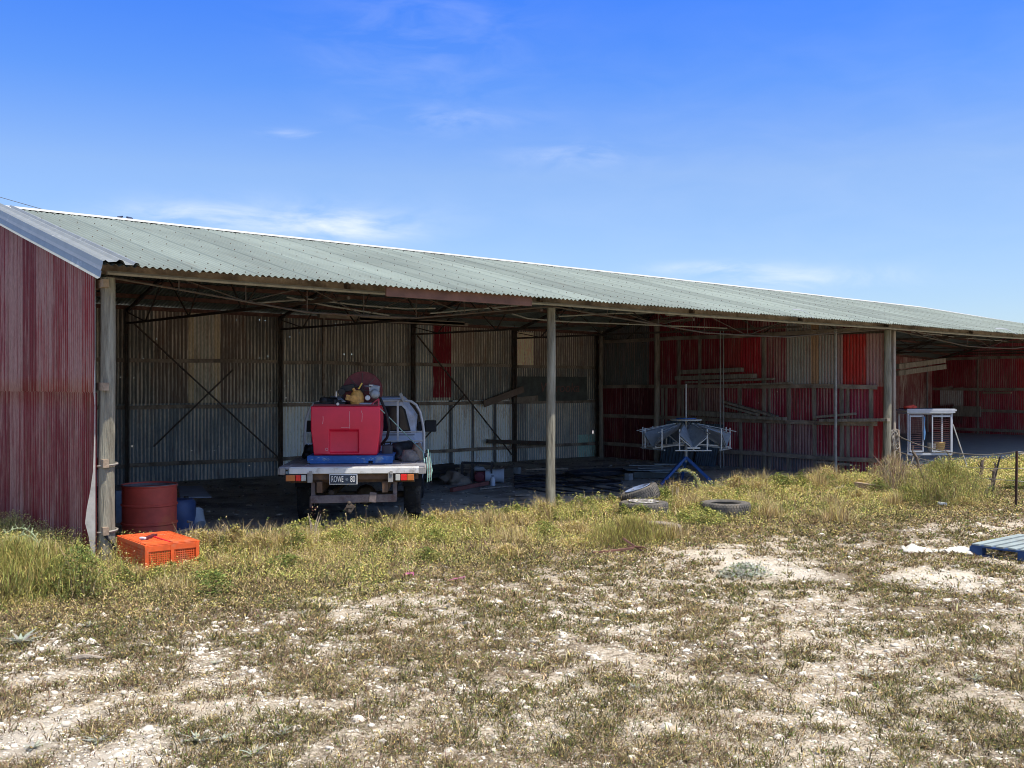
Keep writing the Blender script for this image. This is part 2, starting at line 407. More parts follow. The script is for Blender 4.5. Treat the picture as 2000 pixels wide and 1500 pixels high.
# screws (too many to count one by one)
b = MB()
for row, sdist in enumerate((.12, .62, 1.45, 2.35, 3.2, 4.1, 4.95)):
    y = EY + sdist; x = XE + .2 + (row % 3) * .05
    while x < 40:
        xc = round((x / PITCH - .25)) * PITCH + .25 * PITCH
        z = float(roofz(xc, y)) + .0105 + .010 * (1 - (xc / .684) % 1)
        rr = .008
        b.add([(xc + rr * math.cos(a), y + rr * math.sin(a), z + .001) for a in [k * PI / 3 for k in range(6)]] + [(xc + rr * .5 * math.cos(a), y + rr * .5 * math.sin(a), z + .012) for a in [k * PI / 3 for k in range(6)]],
              [(k, (k + 1) % 6, 6 + (k + 1) % 6, 6 + k) for k in range(6)] + [(6, 7, 8, 9, 10, 11)])
        x += PITCH * (2 if row < 2 else 3)
o = sp(b.build('roofing_screw', dark_steel)); tag(o, kind='stuff')
# ridge capping: rolled
b = MB(); xs = np.arange(XE - .16, XEND, .5); prof = [(-.17, -.04), (-.165, -.03), (-.04, -.004), (-.022, .012), (0, .018), (.022, .012), (.04, -.004), (.165, -.03)]
vs = []; fs = []
for i, x in enumerate(xs):
    zr = float(roofz(x, RY)) + .02
    for (dy, dz) in prof: vs.append((x, RY + dy, zr + dz))
m_ = len(prof)
for i in range(len(xs) - 1):
    for k in range(m_ - 1): fs.append((i * m_ + k, (i + 1) * m_ + k, (i + 1) * m_ + k + 1, i * m_ + k + 1))
b.add(vs, fs); cap_m = mat('bright_ridge_zinc', (.5, .51, .5), .6, .1, var=.08, scale=3)
sp(b.build('ridge_cap', cap_m, smooth=True))
# barge capping along the left rake: folded flashing, a wide roll on the roof and a flange down the wall
b = MB(); vs = []; fs = []
prof = [(.34, .018), (.32, .045), (.29, .05), (.27, .022), (.19, .02), (.165, .06), (.13, .07), (.10, .045), (.02, .035), (-.005, .055), (-.03, .04), (-.04, -.02), (-.052, -.055), (-.044, -.06), (-.058, -.125), (-.085, -.14)]
ys = np.arange(EY - .04, RY + .01, .3)
for y in ys:
    z = float(roofz(XE, y))
    for dx, dz in prof: vs.append((XE - .12 + dx, y, z + dz))
m_ = len(prof)
for i in range(len(ys) - 1):
    for k in range(m_ - 1): fs.append((i * m_ + k, i * m_ + k + 1, (i + 1) * m_ + k + 1, (i + 1) * m_ + k))
b.add(vs, fs)
barge_m = mat('shiny_barge_zinc', (.27, .29, .28), .4, .15, var=.1, scale=5, dirt=(.6, .6, .58), dirt_amt=.1)
sp(b.build('barge_cap', barge_m))
# curled loose flashing strips at the eave
for (p0, p1) in (((1552, 606), (1590, 623)), ((1948, 643), (1988, 655))):
    a = atY(*p0, EY - .02); c = atY(*p1, EY - .28)
    b = MB(); vs = []; n = 8
    for i in range(n):
        k = i / (n - 1); p = a.lerp(c, k); w = .05 * (1 - .5 * k); z = p.z + .05 * math.sin(k * PI) 
        vs += [(p.x, p.y, z), (p.x + .02, p.y + w * 1.6, z + .03)]
    b.add(vs, [(2 * i, 2 * i + 1, 2 * i + 3, 2 * i + 2) for i in range(n - 1)])
    o = sp(b.build('loose_flashing', galv)); md = o.modifiers.new('s', 'SOLIDIFY'); md.thickness = .003

# ------------------------------------------------------------------ walls
R1, R2, R3 = (.20, .018, .028), (.235, .035, .045), (.30, .11, .12)
sheets = []
edges = [11.05, 11.55, 12.1, 12.75, 13.5, 14.2, 15.0, 15.8, 16.6, 17.4, 18.2, 19.9]
cols_up = [((.24, .022, .024), .42), ((.24, .035, .035), .6), ((.21, .018, .02), .33), ((.25, .035, .035), .52), ((.16, .016, .02), .22), ((.22, .06, .06), .66), ((.2, .02, .03), .45), ((.22, .06, .06), .6), ((.2, .02, .03), .4), ((.2, .02, .03), .4), ((.2, .02, .03), .4)]
for i in range(len(edges) - 1):
    sheets.append((edges[i], edges[i + 1], 1.84, 9, *cols_up[i]))
    lo = [((.165, .010, .02), .28), ((.18, .018, .028), .5), ((.155, .012, .022), .36), ((.175, .014, .026), .42)][i % 4]
    sheets.append((edges[i], edges[i + 1], -1, 1.84, *lo))
rzv = np.concatenate([np.linspace(-.15, 1.83, 10), np.linspace(1.845, 4.8, 16)])
sp(corr_wall('end_wall', 'y', PY - .02, BY, XE, 0, lambda a: roofz(XE, a) - .03, sheets, None, red_iron, seams=(1.84,), rz=rzv, spc=8, crest=-1, amp=.010))
# its torn front edge, bent round towards the light
b = MB(); vs = []; fs = []
pr = [(-.1, .03), (.1, .05), (.3, .075), (.45, .11), (.6, .095), (.8, .06), (1.0, .035), (1.3, .025), (1.7, .02), (1.83, .03), (2.2, .018), (3.2, .018)]
for i, (z, w) in enumerate(pr): vs += [(XE - .012, PY - .03, z), (XE - .012 - .02, PY - .03 + w * .0 - .004, z), (XE - w, PY - .035 + w * .25, z)]
for i in range(len(pr) - 1): fs += [(3 * i, 3 * i + 3, 3 * i + 5, 3 * i + 2)]
b.add([(v[0] + .0, v[1], v[2]) for v in vs], fs)
sp(b.build('bent_sheet_edge', mat('bare_zinc_edge', (.42, .41, .38), .6, .1, var=.2, scale=9)))

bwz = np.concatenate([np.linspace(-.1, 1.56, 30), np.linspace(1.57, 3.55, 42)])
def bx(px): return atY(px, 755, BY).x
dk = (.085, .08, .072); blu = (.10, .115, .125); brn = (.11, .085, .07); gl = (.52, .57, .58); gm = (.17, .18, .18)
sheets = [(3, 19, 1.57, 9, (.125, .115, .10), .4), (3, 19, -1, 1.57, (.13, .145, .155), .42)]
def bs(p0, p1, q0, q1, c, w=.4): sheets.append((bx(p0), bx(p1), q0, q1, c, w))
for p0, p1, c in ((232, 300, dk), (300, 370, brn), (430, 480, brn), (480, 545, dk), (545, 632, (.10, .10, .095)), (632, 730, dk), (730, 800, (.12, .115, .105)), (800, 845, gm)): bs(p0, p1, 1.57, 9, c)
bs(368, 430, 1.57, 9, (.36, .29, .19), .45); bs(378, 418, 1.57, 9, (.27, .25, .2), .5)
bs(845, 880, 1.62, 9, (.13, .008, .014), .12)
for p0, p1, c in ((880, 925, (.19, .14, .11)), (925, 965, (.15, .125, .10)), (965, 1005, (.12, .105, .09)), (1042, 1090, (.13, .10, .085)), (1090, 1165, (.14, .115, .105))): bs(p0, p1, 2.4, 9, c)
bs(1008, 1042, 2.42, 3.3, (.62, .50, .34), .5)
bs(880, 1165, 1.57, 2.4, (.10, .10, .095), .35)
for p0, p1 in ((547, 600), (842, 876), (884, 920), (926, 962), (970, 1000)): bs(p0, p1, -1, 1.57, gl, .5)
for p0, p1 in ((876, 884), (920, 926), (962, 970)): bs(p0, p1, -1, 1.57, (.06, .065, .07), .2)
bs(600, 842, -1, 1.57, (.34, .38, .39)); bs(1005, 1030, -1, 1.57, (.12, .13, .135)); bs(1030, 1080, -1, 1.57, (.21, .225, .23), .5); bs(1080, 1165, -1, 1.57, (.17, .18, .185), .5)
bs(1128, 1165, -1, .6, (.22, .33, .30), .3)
holes = []
for (px, py, w, h) in ((305, 662, 1, 1), (258, 874, 1, 1), (292, 876, 2, 1), (299, 882, 1, 1), (324, 882, 1, 1), (355, 879, 2, 1), (395, 879, 1, 1), (418, 880, 1, 1), (427, 872, 2, 1), (450, 872, 2, 1), (495, 873, 1, 1), (487, 909, 1, 1),
    (234, 737, 1, 1), (261, 738, 1, 1), (295, 738, 1, 1), (434, 625, 2, 1), (507, 625, 1, 1), (517, 626, 2, 1), (461, 625, 1, 1), (523, 696, 1, 2), (655, 635, 2, 3), (672, 692, 2, 2), (686, 692, 2, 2), (584, 650, 2, 1), (566, 658, 1, 1), (515, 765, 1, 1), (527, 763, 1, 1),
    (557, 753, 2, 1), (571, 753, 1, 1), (558, 777, 2, 1), (563, 744, 1, 1), (507, 699, 1, 1), (280, 700, 1, 1), (900, 648, 1, 1), (918, 648, 1, 1), (930, 648, 1, 1), (940, 649, 1, 1), (956, 649, 1, 1), (882, 700, 1, 1), (1158, 844, 3, 4), (1100, 875, 1, 1), (560, 869, 1, 1), (1144, 868, 1, 1), (375, 880, 1, 1),
    (940, 850, 1, 1), (905, 858, 1, 1), (963, 850, 1, 1)):
    p = atY(px, py, BY); holes.append((p.x, p.z, 1 if w < 3 else w, h if h > 2 else max(1, h) * .75))
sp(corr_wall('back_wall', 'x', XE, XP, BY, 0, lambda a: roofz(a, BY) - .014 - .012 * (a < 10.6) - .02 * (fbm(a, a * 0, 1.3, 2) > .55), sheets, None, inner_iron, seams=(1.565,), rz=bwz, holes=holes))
sp(corr_wall('back_wall', 'x', XP, XEND, BY, 0, lambda a: roofz(a, BY) - .03, [(XP, XEND, -1, 9, (.16, .04, .04), .4), (XP, 30, -1, 9, (.07, .06, .055), .4)], None, inner_iron, rows=8, spc=5))
# partition between the two bays, seen from its left side
def pyy(px): return atX(px, 755, XP).y
sheets = [(11, 20, 1.9, 9, (.14, .022, .026), .3), (11, 20, -1, 1.9, (.19, .016, .03), .42)]
def ps(p0, p1, q0, q1, c, w=.4): sheets.append((pyy(p1), pyy(p0), q0, q1, c, w))
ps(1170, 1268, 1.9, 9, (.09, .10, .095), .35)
ps(1160, 1283, -1, 1.9, (.075, .012, .016), .3); ps(1170, 1215, .5, 1.9, (.12, .014, .02), .25)  # deep corner: its shade is painted in as near-black red sheets
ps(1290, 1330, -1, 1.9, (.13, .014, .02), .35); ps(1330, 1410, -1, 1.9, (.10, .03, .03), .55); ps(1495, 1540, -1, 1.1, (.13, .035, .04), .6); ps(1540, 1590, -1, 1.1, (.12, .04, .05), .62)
ps(1285, 1405, 1.9, 9, (.17, .015, .024), .35)
ps(1413, 1447, 1.9, 3.1, (.22, .03, .03), .3); ps(1447, 1487, 1.9, 3.1, (.29, .016, .024), .28); ps(1487, 1537, 1.9, 9, (.18, .03, .04), .55)  # brighter reds end at the upper rail; darker red above paints the roof's shade
ps(1537, 1634, 1.9, 9, (.26, .27, .25), .5); ps(1584, 1600, 1.9, 9, (.32, .20, .12), .3)
ps(1634, 1646, 1.9, 9, (.24, .15, .14), .6); ps(1646, 1692, 1.9, 3.05, (.31, .022, .018), .28); ps(1692, 1735, 1.9, 9, (.27, .11, .11), .7)  # bright panel stops at the rail too, roof shade painted above it
ps(1447, 1487, 1.15, 1.9, (.20, .015, .03), .3); ps(1490, 1540, 1.15, 1.9, (.18, .015, .035), .4); ps(1702, 1735, -1, 1.9, (.26, .02, .025), .3); ps(1590, 1632, -1, 1.9, (.16, .015, .03), .45); ps(1640, 1700, -1, 1.9, (.20, .018, .04), .45)
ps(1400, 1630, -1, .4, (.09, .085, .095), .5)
holes = []
for (px, py) in ((1490, 778), (1508, 766), (1518, 765), (1515, 800), (1503, 875), (1602, 862), (1480, 787), (1512, 770)):
    p = atX(px, py, XP); holes.append((p.y, p.z, 1, 1))
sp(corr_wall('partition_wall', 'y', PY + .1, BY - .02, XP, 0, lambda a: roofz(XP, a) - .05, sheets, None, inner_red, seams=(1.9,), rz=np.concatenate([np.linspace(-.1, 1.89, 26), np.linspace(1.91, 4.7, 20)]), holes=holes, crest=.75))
def ry(px): return atX(px, 755, XR).y
sheets = [(11, 20, -1, 9, (.36, .025, .04), .42)]
for a_, c_, w_ in ((11, (.42, .025, .035), .35), (13.2, (.30, .025, .04), .45), (14.9, (.40, .03, .04), .4), (16.6, (.28, .025, .045), .5), (18.2, (.2, .022, .03), .3)): sheets.append((a_, a_ + 1.6, -1, 9, c_, w_))
sheets.append((ry(1882), ry(1836), 1.2, 1.85, (.38, .37, .35), .5)); sheets.append((ry(1880), ry(1815), .5, 1.2, (.10, .03, .03), .3))
sp(corr_wall('partition_wall', 'y', PY + .1, BY - .02, XR, 0, lambda a: roofz(XR, a) - .05, sheets, None, inner_red, rows=30, spc=6, crest=.75))

# ------------------------------------------------------------------ frame: posts, columns, girts, studs, purlins, trusses
def round_post(name, x, y, z1, r, m, lean=0, knots=True, z0=-.2):
    b = MB(); n = 18; k = 26; vs = []; fs = []
    ph = random.random() * 50
    for i in range(k):
        z = z0 + (z1 - z0) * i / (k - 1)
        cx = x + .012 * math.sin(z * 1.7 + ph) + lean * z; cy = y + .01 * math.cos(z * 1.3 + ph)
        for j in range(n):
            a = 2 * PI * j / n
            rr = r * (1 + .05 * math.sin(3 * a + ph + z * .4) + .05 * (random.random() - .5)) * (1.06 - .05 * z)
            vs.append((cx + rr * math.cos(a), cy + rr * math.sin(a), z))
    for i in range(k - 1):
        for j in range(n):
            a = i * n + j; c = i * n + (j + 1) % n; fs.append((a, c, c + n, a + n))
    b.add(vs, fs); return sp(b.build(name, m, smooth=True))
p1 = atY(210, 755, PY); p2 = atY(1076, 755, PY); p3 = atY(1733, 755, PY)
round_post('post', p1.x, PY, 3.07, .082, post_wood)
round_post('post', p2.x, PY, 3.06, .068, post_wood)
round_post('post', p3.x, PY, 3.05, .078, post_wood)
round_post('post', 27.6, PY, 3.0, .075, post_wood)
round_post('post', 36.5, PY, 2.9, .075, post_wood)
pt = atX(1284, 755, XP - .14); round_post('post', XP - .16, pt.y, 3.6, .075, old_wood)
pt = atX(1176, 755, XP - .16); round_post('post', XP - .2, pt.y - .0, 3.4, .06, old_wood)
def spbar(name, a, c, w, h, m, **k):
    b = MB(); a, c = Vector(a), Vector(c); n = max(2, int((c - a).length / 1.2)); pts = [a.lerp(c, i / n) for i in range(n + 1)]
    for i in range(n):
        pass
    b.bar(a, c, w, h, **k); return sp(b.build(name, m, bevel=0))
# square stud beside the third post + prop
spbar('stud', (XP + .33, PY + .12, -.1), (XP + .33, PY + .12, 3.1), .09, .09, old_wood)
spbar('prop', (XP + .55, PY + .1, -.05), (XP + .36, PY + .05, 1.0), .10, .04, pale_wood)
# galvanised pipe props near the partition
for px, Xo in ((1632, .45), (1407, .5), (1413, .42)):
    q = atX(px, 755, XP - Xo); b = MB(); b.tube([(q.x, q.y, -.1), (q.x, q.y, 3.1 if px == 1632 else 3.25)], .032 if px == 1632 else .014, 8); sp(b.build('pipe_prop', pipe_m, smooth=True))
# back wall steel columns
colx = [XE + .12, 6.3, 9.5, 12.85, 15.9, XP - .1]
for x in colx:
    b = MB(); b.bar((x, BY - .14, -.1), (x, BY - .14, float(roofz(x, BY)) - .05), .05, .07); b.bar((x, BY - .24, -.1), (x, BY - .24, float(roofz(x, BY)) - .05), .03, .03)
    for i in range(12): b.bar((x, BY - .24, .1 + i * .28), (x, BY - .16, .1 + i * .28 + (.28 if i % 2 else .0)), .012, .012)
    sp(b.build('column', dark_steel))
b = MB(); q = atY(632, 755, BY - .3); b.bar((q.x, q.y, 1.7), (q.x, q.y, 3.4), .05, .05); sp(b.build('column', rail_wood))
# girts (rails) with a little waviness
def rail(name, pts, w, h, m=rail_wood):
    b = MB()
    for a, c in zip(pts[:-1], pts[1:]): b.bar(a, c, w, h)
    return sp(b.build(name, m))
def wav(x0, x1, f, n, amp=.015):
    return [f(x0 + (x1 - x0) * i / n, random.uniform(-amp, amp)) for i in range(n + 1)]
for z in (2.42, 1.5, .36):
    for i in range(5):
        rail('girt', wav(colx[i], colx[i + 1], lambda x, j: (x, BY - .07, z + j), 3), .05, .075)
for z in (3.1, 1.9, 1.12, .36):
    rail('girt', wav(PY + .25, BY - .1, lambda y, j: (XP - .06, y, z + j), 6), .05, .09)
for z in (2.95, 1.8, 1.0, .3):
    rail('girt', wav(PY + .25, BY - .1, lambda y, j: (XR - .06, y, z + j), 4), .06, .10)
for z in (3.0, 1.9, 1.08, .36):
    rail('girt', [(XE + .07, PY - .15 + .02, z), (XE + .07, BY, z)], .06, .085, pale_wood)
# studs on the partition
for px in (1293, 1325, 1366, 1447, 1493, 1541, 1592, 1645, 1702):
    y = atX(px, 755, XP - .02).y
    zt = 3.1 if px in (1325, 1366, 1493) else 1.88
    spbar('stud', (XP - .018, y, -.05), (XP - .018, y + random.uniform(-.03, .03), zt), .09, .02, old_wood)
    if random.random() < .6: spbar('stud', (XP - .018, y - .14, -.05), (XP - .018, y - .14, 1.86), .05, .02, old_wood)
for y in (12.6, 14.4, 16.2, 18.0):
    spbar('stud', (XR - .02, y, 0), (XR - .02, y, 2.9), .06, .03, old_wood)
b = MB(); q = atX(1811, 755, XR - .5); b.tube([(q.x, q.y, 0), (q.x, q.y, 3.0)], .03, 8); sp(b.build('pipe_prop', pipe_m)); 
# bracing bars on the back wall
for (a_, c_) in (((262, 632), (545, 895)), ((455, 722), (300, 872)), ((815, 655), (1000, 888)), ((908, 770), (828, 858))):
    A = atY(*a_, BY - .2); B = atY(*c_, BY - .19); b = MB(); b.bar(A, B, .027, .027); sp(b.build('brace', dark_steel))
# roof frame
for y in (11.2, 12.1, 13.0, 13.9, 14.8, 15.7, 16.6, 17.5, 18.3, 19.05, 19.7):
    for (xa, xb) in ((XE, 12), (12, 21), (21, 30), (30, 40)):
        ha = roofz(xa, y) - .055; hb = roofz(xb, y) - .055
        b = MB(); b.bar((xa, y, float(ha)), (xb, y, float(hb)), .06, .075); sp(b.build('purlin', rust if y > 17 else rail_wood))
for x in colx[1:-1] + [XP - .05, 22.4, 25.9, 29.5, 33.1, XR - .1]:
    b = MB(); f = lambda y: float(roofz(x, y)) - .14
    b.bar((x, PY, f(PY)), (x, RY, f(RY)), .05, .06); b.bar((x, RY, f(RY)), (x, BY - .1, f(BY - .1)), .05, .06)
    sp(b.build('rafter', dark_steel))
    b = MB(); b.bar((x, PY, 3.02), (x, BY - .1, 3.12), .04, .04)
    ys = np.linspace(PY, BY - .1, 9)
    for i in range(8):
        zc = 3.02 + .1 * (ys[i] - PY) / (BY - PY); zd = 3.02 + .1 * (ys[i + 1] - PY) / (BY - PY)
        if i % 2: b.bar((x, ys[i], zc), (x, ys[i + 1], f(ys[i + 1])), .02, .02)
        else: b.bar((x, ys[i], f(ys[i])), (x, ys[i + 1], zd), .02, .02)
    sp(b.build('truss', dark_steel))
# front plate: pipe rail along the posts, with hanging rod girder below
def plate(x0, x1, zoff=0):
    n = 8; pts = [(x0 + (x1 - x0) * i / n, PY - .06, 3.12 + float(sag(x0 + (x1 - x0) * i / n)) * .3 - .015 * math.sin(i / n * PI)) for i in range(n + 1)]
    b = MB(); b.tube(pts, .024, 6); sp(b.build('plate_rail', pipe_m, smooth=True))
    pts = []
    for i in range(n + 1):
        k = i / n; pts.append((x0 + (x1 - x0) * k, PY - .02, 3.08 - .28 * min(1, 2.6 * min(k, 1 - k)) ))
    b = MB(); b.tube(pts, .012, 5)
    for i in range(1, n):
        p = pts[i]; b.tube([p, (p[0], p[1], 3.12)], .007, 4)
        if i % 2 == 0:
            b.tube([p, (pts[i - 1][0], p[1], 3.12)], .006, 4); b.tube([p, (pts[i + 1][0], p[1], 3.12)], .006, 4)
    sp(b.build('rod_girder', dark_steel))
plate(XE + .1, p2.x); plate(p2.x, p3.x); plate(p3.x, 27.6); plate(27.6, 36.5)
# timber wall-plate behind
for xa, xb in ((XE, p2.x), (p2.x, p3.x), (p3.x, 27.6), (27.6, 36.5)):
    spbar('plate_beam', (xa, PY + .12, 3.17 + float(sag(xa)) * .3), (xb, PY + .12, 3.17 + float(sag(xb)) * .3), .07, .1, rail_wood)
a_, c_ = atY(752, 565, EY + .12), atY(1036, 584, EY + .12)
spbar('fascia_board', (a_.x, EY + .1, 3.07), (c_.x, EY + .1, 3.065), .025, .13, orange_wood)
# sagging ceiling rods
for pts in (((500, 592), (600, 584), (700, 596), (790, 603), (850, 602)), ((560, 580), (640, 597), (760, 616)), ((840, 612), (940, 603), (1065, 592)), ((960, 600), (1030, 622), (1100, 628), (1230, 633), (1420, 641)), ((1090, 618), (1200, 612), (1330, 610), (1480, 622)), ((1300, 615), (1420, 622), (1600, 632)), ((1780, 648), (1880, 660), (1990, 668)), ((1800, 655), (1900, 647), (1995, 655))):
    b = MB(); P = [atY(p[0], p[1], 12.6) for p in pts]; b.tube(P, .012, 5); sp(b.build('tie_rod', pipe_m))
for (pa, pb) in (((622, 617), (905, 632)), ((700, 624), (912, 634))):
    A = atY(*pa, 17.6); B = atY(*pb, 17.6); b = MB(); b.bar(A, B, .10, .07); sp(b.build('tie_beam', rail_wood))
# wire ties round the first post
for z in (1.04, .33):
    b = MB(); pts = []
    for k in range(13):
        a = -PI * .15 + k / 12 * PI * 1.3 + PI * .95
        pts.append((p1.x + .1 * math.cos(a), PY + .1 * math.sin(a), z + .035 * (k / 12)))
    b.tube(pts, .012, 5); sp(b.build('wire_tie', wire_m))
b = MB(); b.tube([(p1.x - .06, PY - .09, .32), (p1.x + .02, PY - .12, .22), (p1.x + .07, PY - .12, .05), (p1.x + .07, PY - .13, -.05)], .014, 6); sp(b.build('rubber_strap', black_m))

# sign on the back wall: dark board with faded red script
def text_mesh(name, s, size, M, m, parent, ext=.003, shear=0):
    cu = bpy.data.curves.new(name, 'FONT'); cu.body = s; cu.size = size; cu.extrude = ext; cu.shear = shear; cu.align_x = 'CENTER'; cu.align_y = 'CENTER'
    t = bpy.data.objects.new(name + '_tmp', cu); COL.objects.link(t)
    bpy.context.view_layer.update(); dg = bpy.context.evaluated_depsgraph_get()
    me = bpy.data.meshes.new_from_object(t.evaluated_get(dg)); bpy.data.objects.remove(t)
    me.transform(M); me.name = name
    o = bpy.data.objects.new(name, me); me.materials.clear(); me.materials.append(m); link(o, parent); return o
A = atY(1000, 735, BY - .1); B = atY(1145, 782, BY - .1)
sg = thing('wall_sign', 'dark board on back wall with faded red script lettering beginning Wa', 'sign', ((A.x + B.x) / 2, BY - .12, (A.z + B.z) / 2))
b = MB(); b.box((0, 0, 0), (B.x - A.x, .02, A.z - B.z)); b.build('board', dark_board, sg)
qa = atY(1093, 755, BY - .12).x - sg.location.x
text_mesh('lettering', 'Warooka', .36, Matrix.Translation((qa, -.014, .02)) @ Matrix.Rotation(PI / 2, 4, 'X'), sign_red, sg, .002, .15)

# ------------------------------------------------------------------ GROUND and sky
xs = np.concatenate([np.linspace(-600, -12, 24), np.arange(-11, 42, .12), np.linspace(43, 800, 26)])
ys = np.concatenate([np.linspace(-300, -2, 14), np.arange(-1, 21, .12), np.linspace(22, 900, 26)])
X, Y = np.meshgrid(xs, ys, indexing='ij'); Z = gz(X, Y)
Z = Z + np.where((X > -11) & (X < 42) & (Y > 0) & (Y < 11.3), .012 * (fbm(X, Y, 5, 2) - .5), 0)
col = np.zeros(X.shape + (4,)); col[..., 3] = 1
# litter increases towards the shed; bare pans
def fwd(x, y): return x * S_ + y * C_
def lat(x, y): return x * C_ - y * S_
vegline_x = [-6, G(0, 1235).x, G(400, 1190).x, G(800, 1150).x, G(1150, 1090).x, G(1450, 1050).x, G(1750, 1020).x, G(2000, 1000).x, 50]
vegline_y = [8, G(0, 1235).y, G(400, 1190).y, G(800, 1150).y, G(1150, 1090).y, G(1450, 1050).y, G(1750, 1020).y, G(2000, 1000).y, 9]
def vegfront(x): return np.interp(x, vegline_x, vegline_y)
def veg_k(x, y): return np.clip((y - vegfront(x)) / .9, -1.5, 1)
col[..., 0] = np.clip(.54 + .3 * np.clip(veg_k(X, Y), -.3, 1) + .9 * (fbm(X, Y, .9, 3) - .5), 0, 1)
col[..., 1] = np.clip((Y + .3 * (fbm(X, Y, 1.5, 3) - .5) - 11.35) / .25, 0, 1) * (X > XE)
pans = [(G(1400, 1085), .55, .22), (G(1470, 1103), .75, .25), (G(1830, 1130), .9, .3), (G(1560, 1120), .6, .2), (G(1640, 955), .8, .25), (G(60, 1440), .5, .2), (G(230, 1480), .5, .2)]
pan = np.zeros(X.shape)
def pan_at(x, y):
    v = 0
    for c, rx, ry_ in pans:
        dx = lat(x - c.x, y - c.y); dy = fwd(x - c.x, y - c.y)
        v = np.maximum(v, np.clip(1.25 - 1.5 * np.sqrt((dx / rx) ** 2 + (dy / (ry_ * 3)) ** 2) + 1.0 * (fbm(x, y, 3, 3) - .5), 0, 1))
    return v
col[..., 2] = pan_at(X, Y) * .6
f, s = grid_faces(len(xs), len(ys))
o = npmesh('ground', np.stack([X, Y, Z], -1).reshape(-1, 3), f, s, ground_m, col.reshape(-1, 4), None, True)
tag(o, kind='structure')
# concrete floor of the right-hand bay
b = MB(); b.box(((19.9 + XR) / 2, (12.1 + BY) / 2, .03), (XR - 19.9 - .1, BY - 12.1 - .1, .26))
o = b.build('concrete_floor', concrete, bevel=.01); tag(o, kind='structure')

# ------------------------------------------------------------------ vegetation & stones (stuff)
def blades(P, length, width, lean, cols, bend=.5, az=None):
    """one bent blade per row of P; returns verts, faces, sizes, colours"""
    n = len(P); az = rng.random(n) * 2 * PI if az is None else az
    d = np.stack([np.cos(az), np.sin(az), np.zeros(n)], -1); side = np.stack([-np.sin(az), np.cos(az), np.zeros(n)], -1)
    w2 = rng.random(n) * PI; side = side * np.cos(w2)[:, None] + d * np.sin(w2)[:, None] * .6
    sl, cl = np.sin(lean)[:, None], np.cos(lean)[:, None]
    up = np.array([0, 0, 1.])
    mid = P + (d * sl * .45 + up * cl * .6) * length[:, None]
    tip = mid + (d * (sl * .6 + bend * .35) + up * (cl * .5 - bend * .25)) * length[:, None]
    hw = side * width[:, None] / 2
    V = np.stack([P - hw, P + hw, mid + hw * .9, mid - hw * .9, tip], 1).reshape(-1, 3)
    i = np.arange(n)[:, None] * 5
    F = np.concatenate([i + [0, 1, 2, 3], i + [3, 2, 4]], 1).ravel()
    S = np.tile([4, 3], n)
    C = np.repeat(np.concatenate([cols, np.ones((n, 1))], 1), 5, 0)
    return V, F, S, C
def leaves(P, size, cols, droop=.4, asp=.55):
    n = len(P); a = rng.random(n) * 2 * PI; t = (rng.random(n) - .3) * 1.3
    d = np.stack([np.cos(a) * np.cos(t), np.sin(a) * np.cos(t), np.sin(t)], -1)
    sd = np.stack([-np.sin(a), np.cos(a), (rng.random(n) - .5) * 1.2], -1); sd /= np.linalg.norm(sd, axis=1)[:, None]
    s = size[:, None]
    V = np.stack([P, P + d * s * .5 + sd * s * asp * .5, P + d * s, P + d * s * .5 - sd * s * asp * .5], 1).reshape(-1, 3)
    F = (np.arange(n)[:, None] * 4 + [0, 1, 2, 3]).ravel()
    return V, F, np.full(n, 4), np.repeat(np.concatenate([cols, np.ones((n, 1))], 1), 4, 0)
def merge(parts):
    V = []; Fs = []; S = []; C = []; k = 0
    for v, f, s, c in parts: V.append(v); Fs.append(f + k); S.append(s); C.append(c); k += len(v)
    return np.concatenate(V), np.concatenate(Fs), np.concatenate(S), np.concatenate(C)
PAL = {'straw': (.60, .49, .27), 'gold': (.54, .42, .15), 'olive': (.19, .18, .055), 'green': (.15, .215, .055), 'yg': (.46, .46, .13), 'brown': (.22, .15, .085), 'dark': (.085, .075, .045), 'pinkbrown': (.30, .20, .15), 'silver': (.42, .44, .36), 'grey': (.34, .31, .25)}
def pick(n, names, w, var=.25):
    w = np.array(w, float); w /= w.sum(); idx = rng.choice(len(names), n, p=w)
    c = np.array([PAL[k] for k in names])[idx]
    return np.clip(c * (1 + (rng.random((n, 1)) - .5) * 2 * var) * (1 + (rng.random((n, 3)) - .5) * .15), .01, .9)
def area_points(n, t0, t1, ulim=.62, pw=1.0):
    """points on the ground in front of where the photographer stood; denser nearby"""
    t = (t0 ** (2 - pw) + rng.random(n) * (t1 ** (2 - pw) - t0 ** (2 - pw))) ** (1 / (2 - pw))
    u = (rng.random(n) * 2 - 1) * ulim * t
    return S_ * t + C_ * u, C_ * t - S_ * u, t
def outside(x, y): return ~((y > 11.9) & (x > XE)) & ~((x > XE - .05) & (x < XE + .1) & (y > PY))

parts = []
# (1) low tufts over the stony ground
x, y, t = area_points(92000, 3.9, 28, pw=1.65)
dens = .20 * fbm(x, y, .8, 2) + .36 * fbm(x + 31, y, 4.2, 2) + .44 * fbm(x + 11, y + 5, 10.5, 2) + .10 * np.clip(veg_k(x, y) + .6, -.2, 1) - .35 * pan_at(x, y) - .03 * np.clip((lat(x, y) - .5) / 3, 0, 1) * (fwd(x, y) < 9)
k = (rng.random(len(x)) < np.clip((dens - .40) * 8, .08, 1)) & outside(x, y)
x, y, t = x[k], y[k], t[k]
nb = 11
px_, py_ = np.repeat(x, nb), np.repeat(y, nb); tt = np.repeat(t, nb)
rad = np.repeat(.02 + .07 * rng.random(len(x)) ** 2, nb); a = rng.random(len(px_)) * 2 * PI; r = np.sqrt(rng.random(len(px_))) * rad
px_ += np.cos(a) * r; py_ += np.sin(a) * r
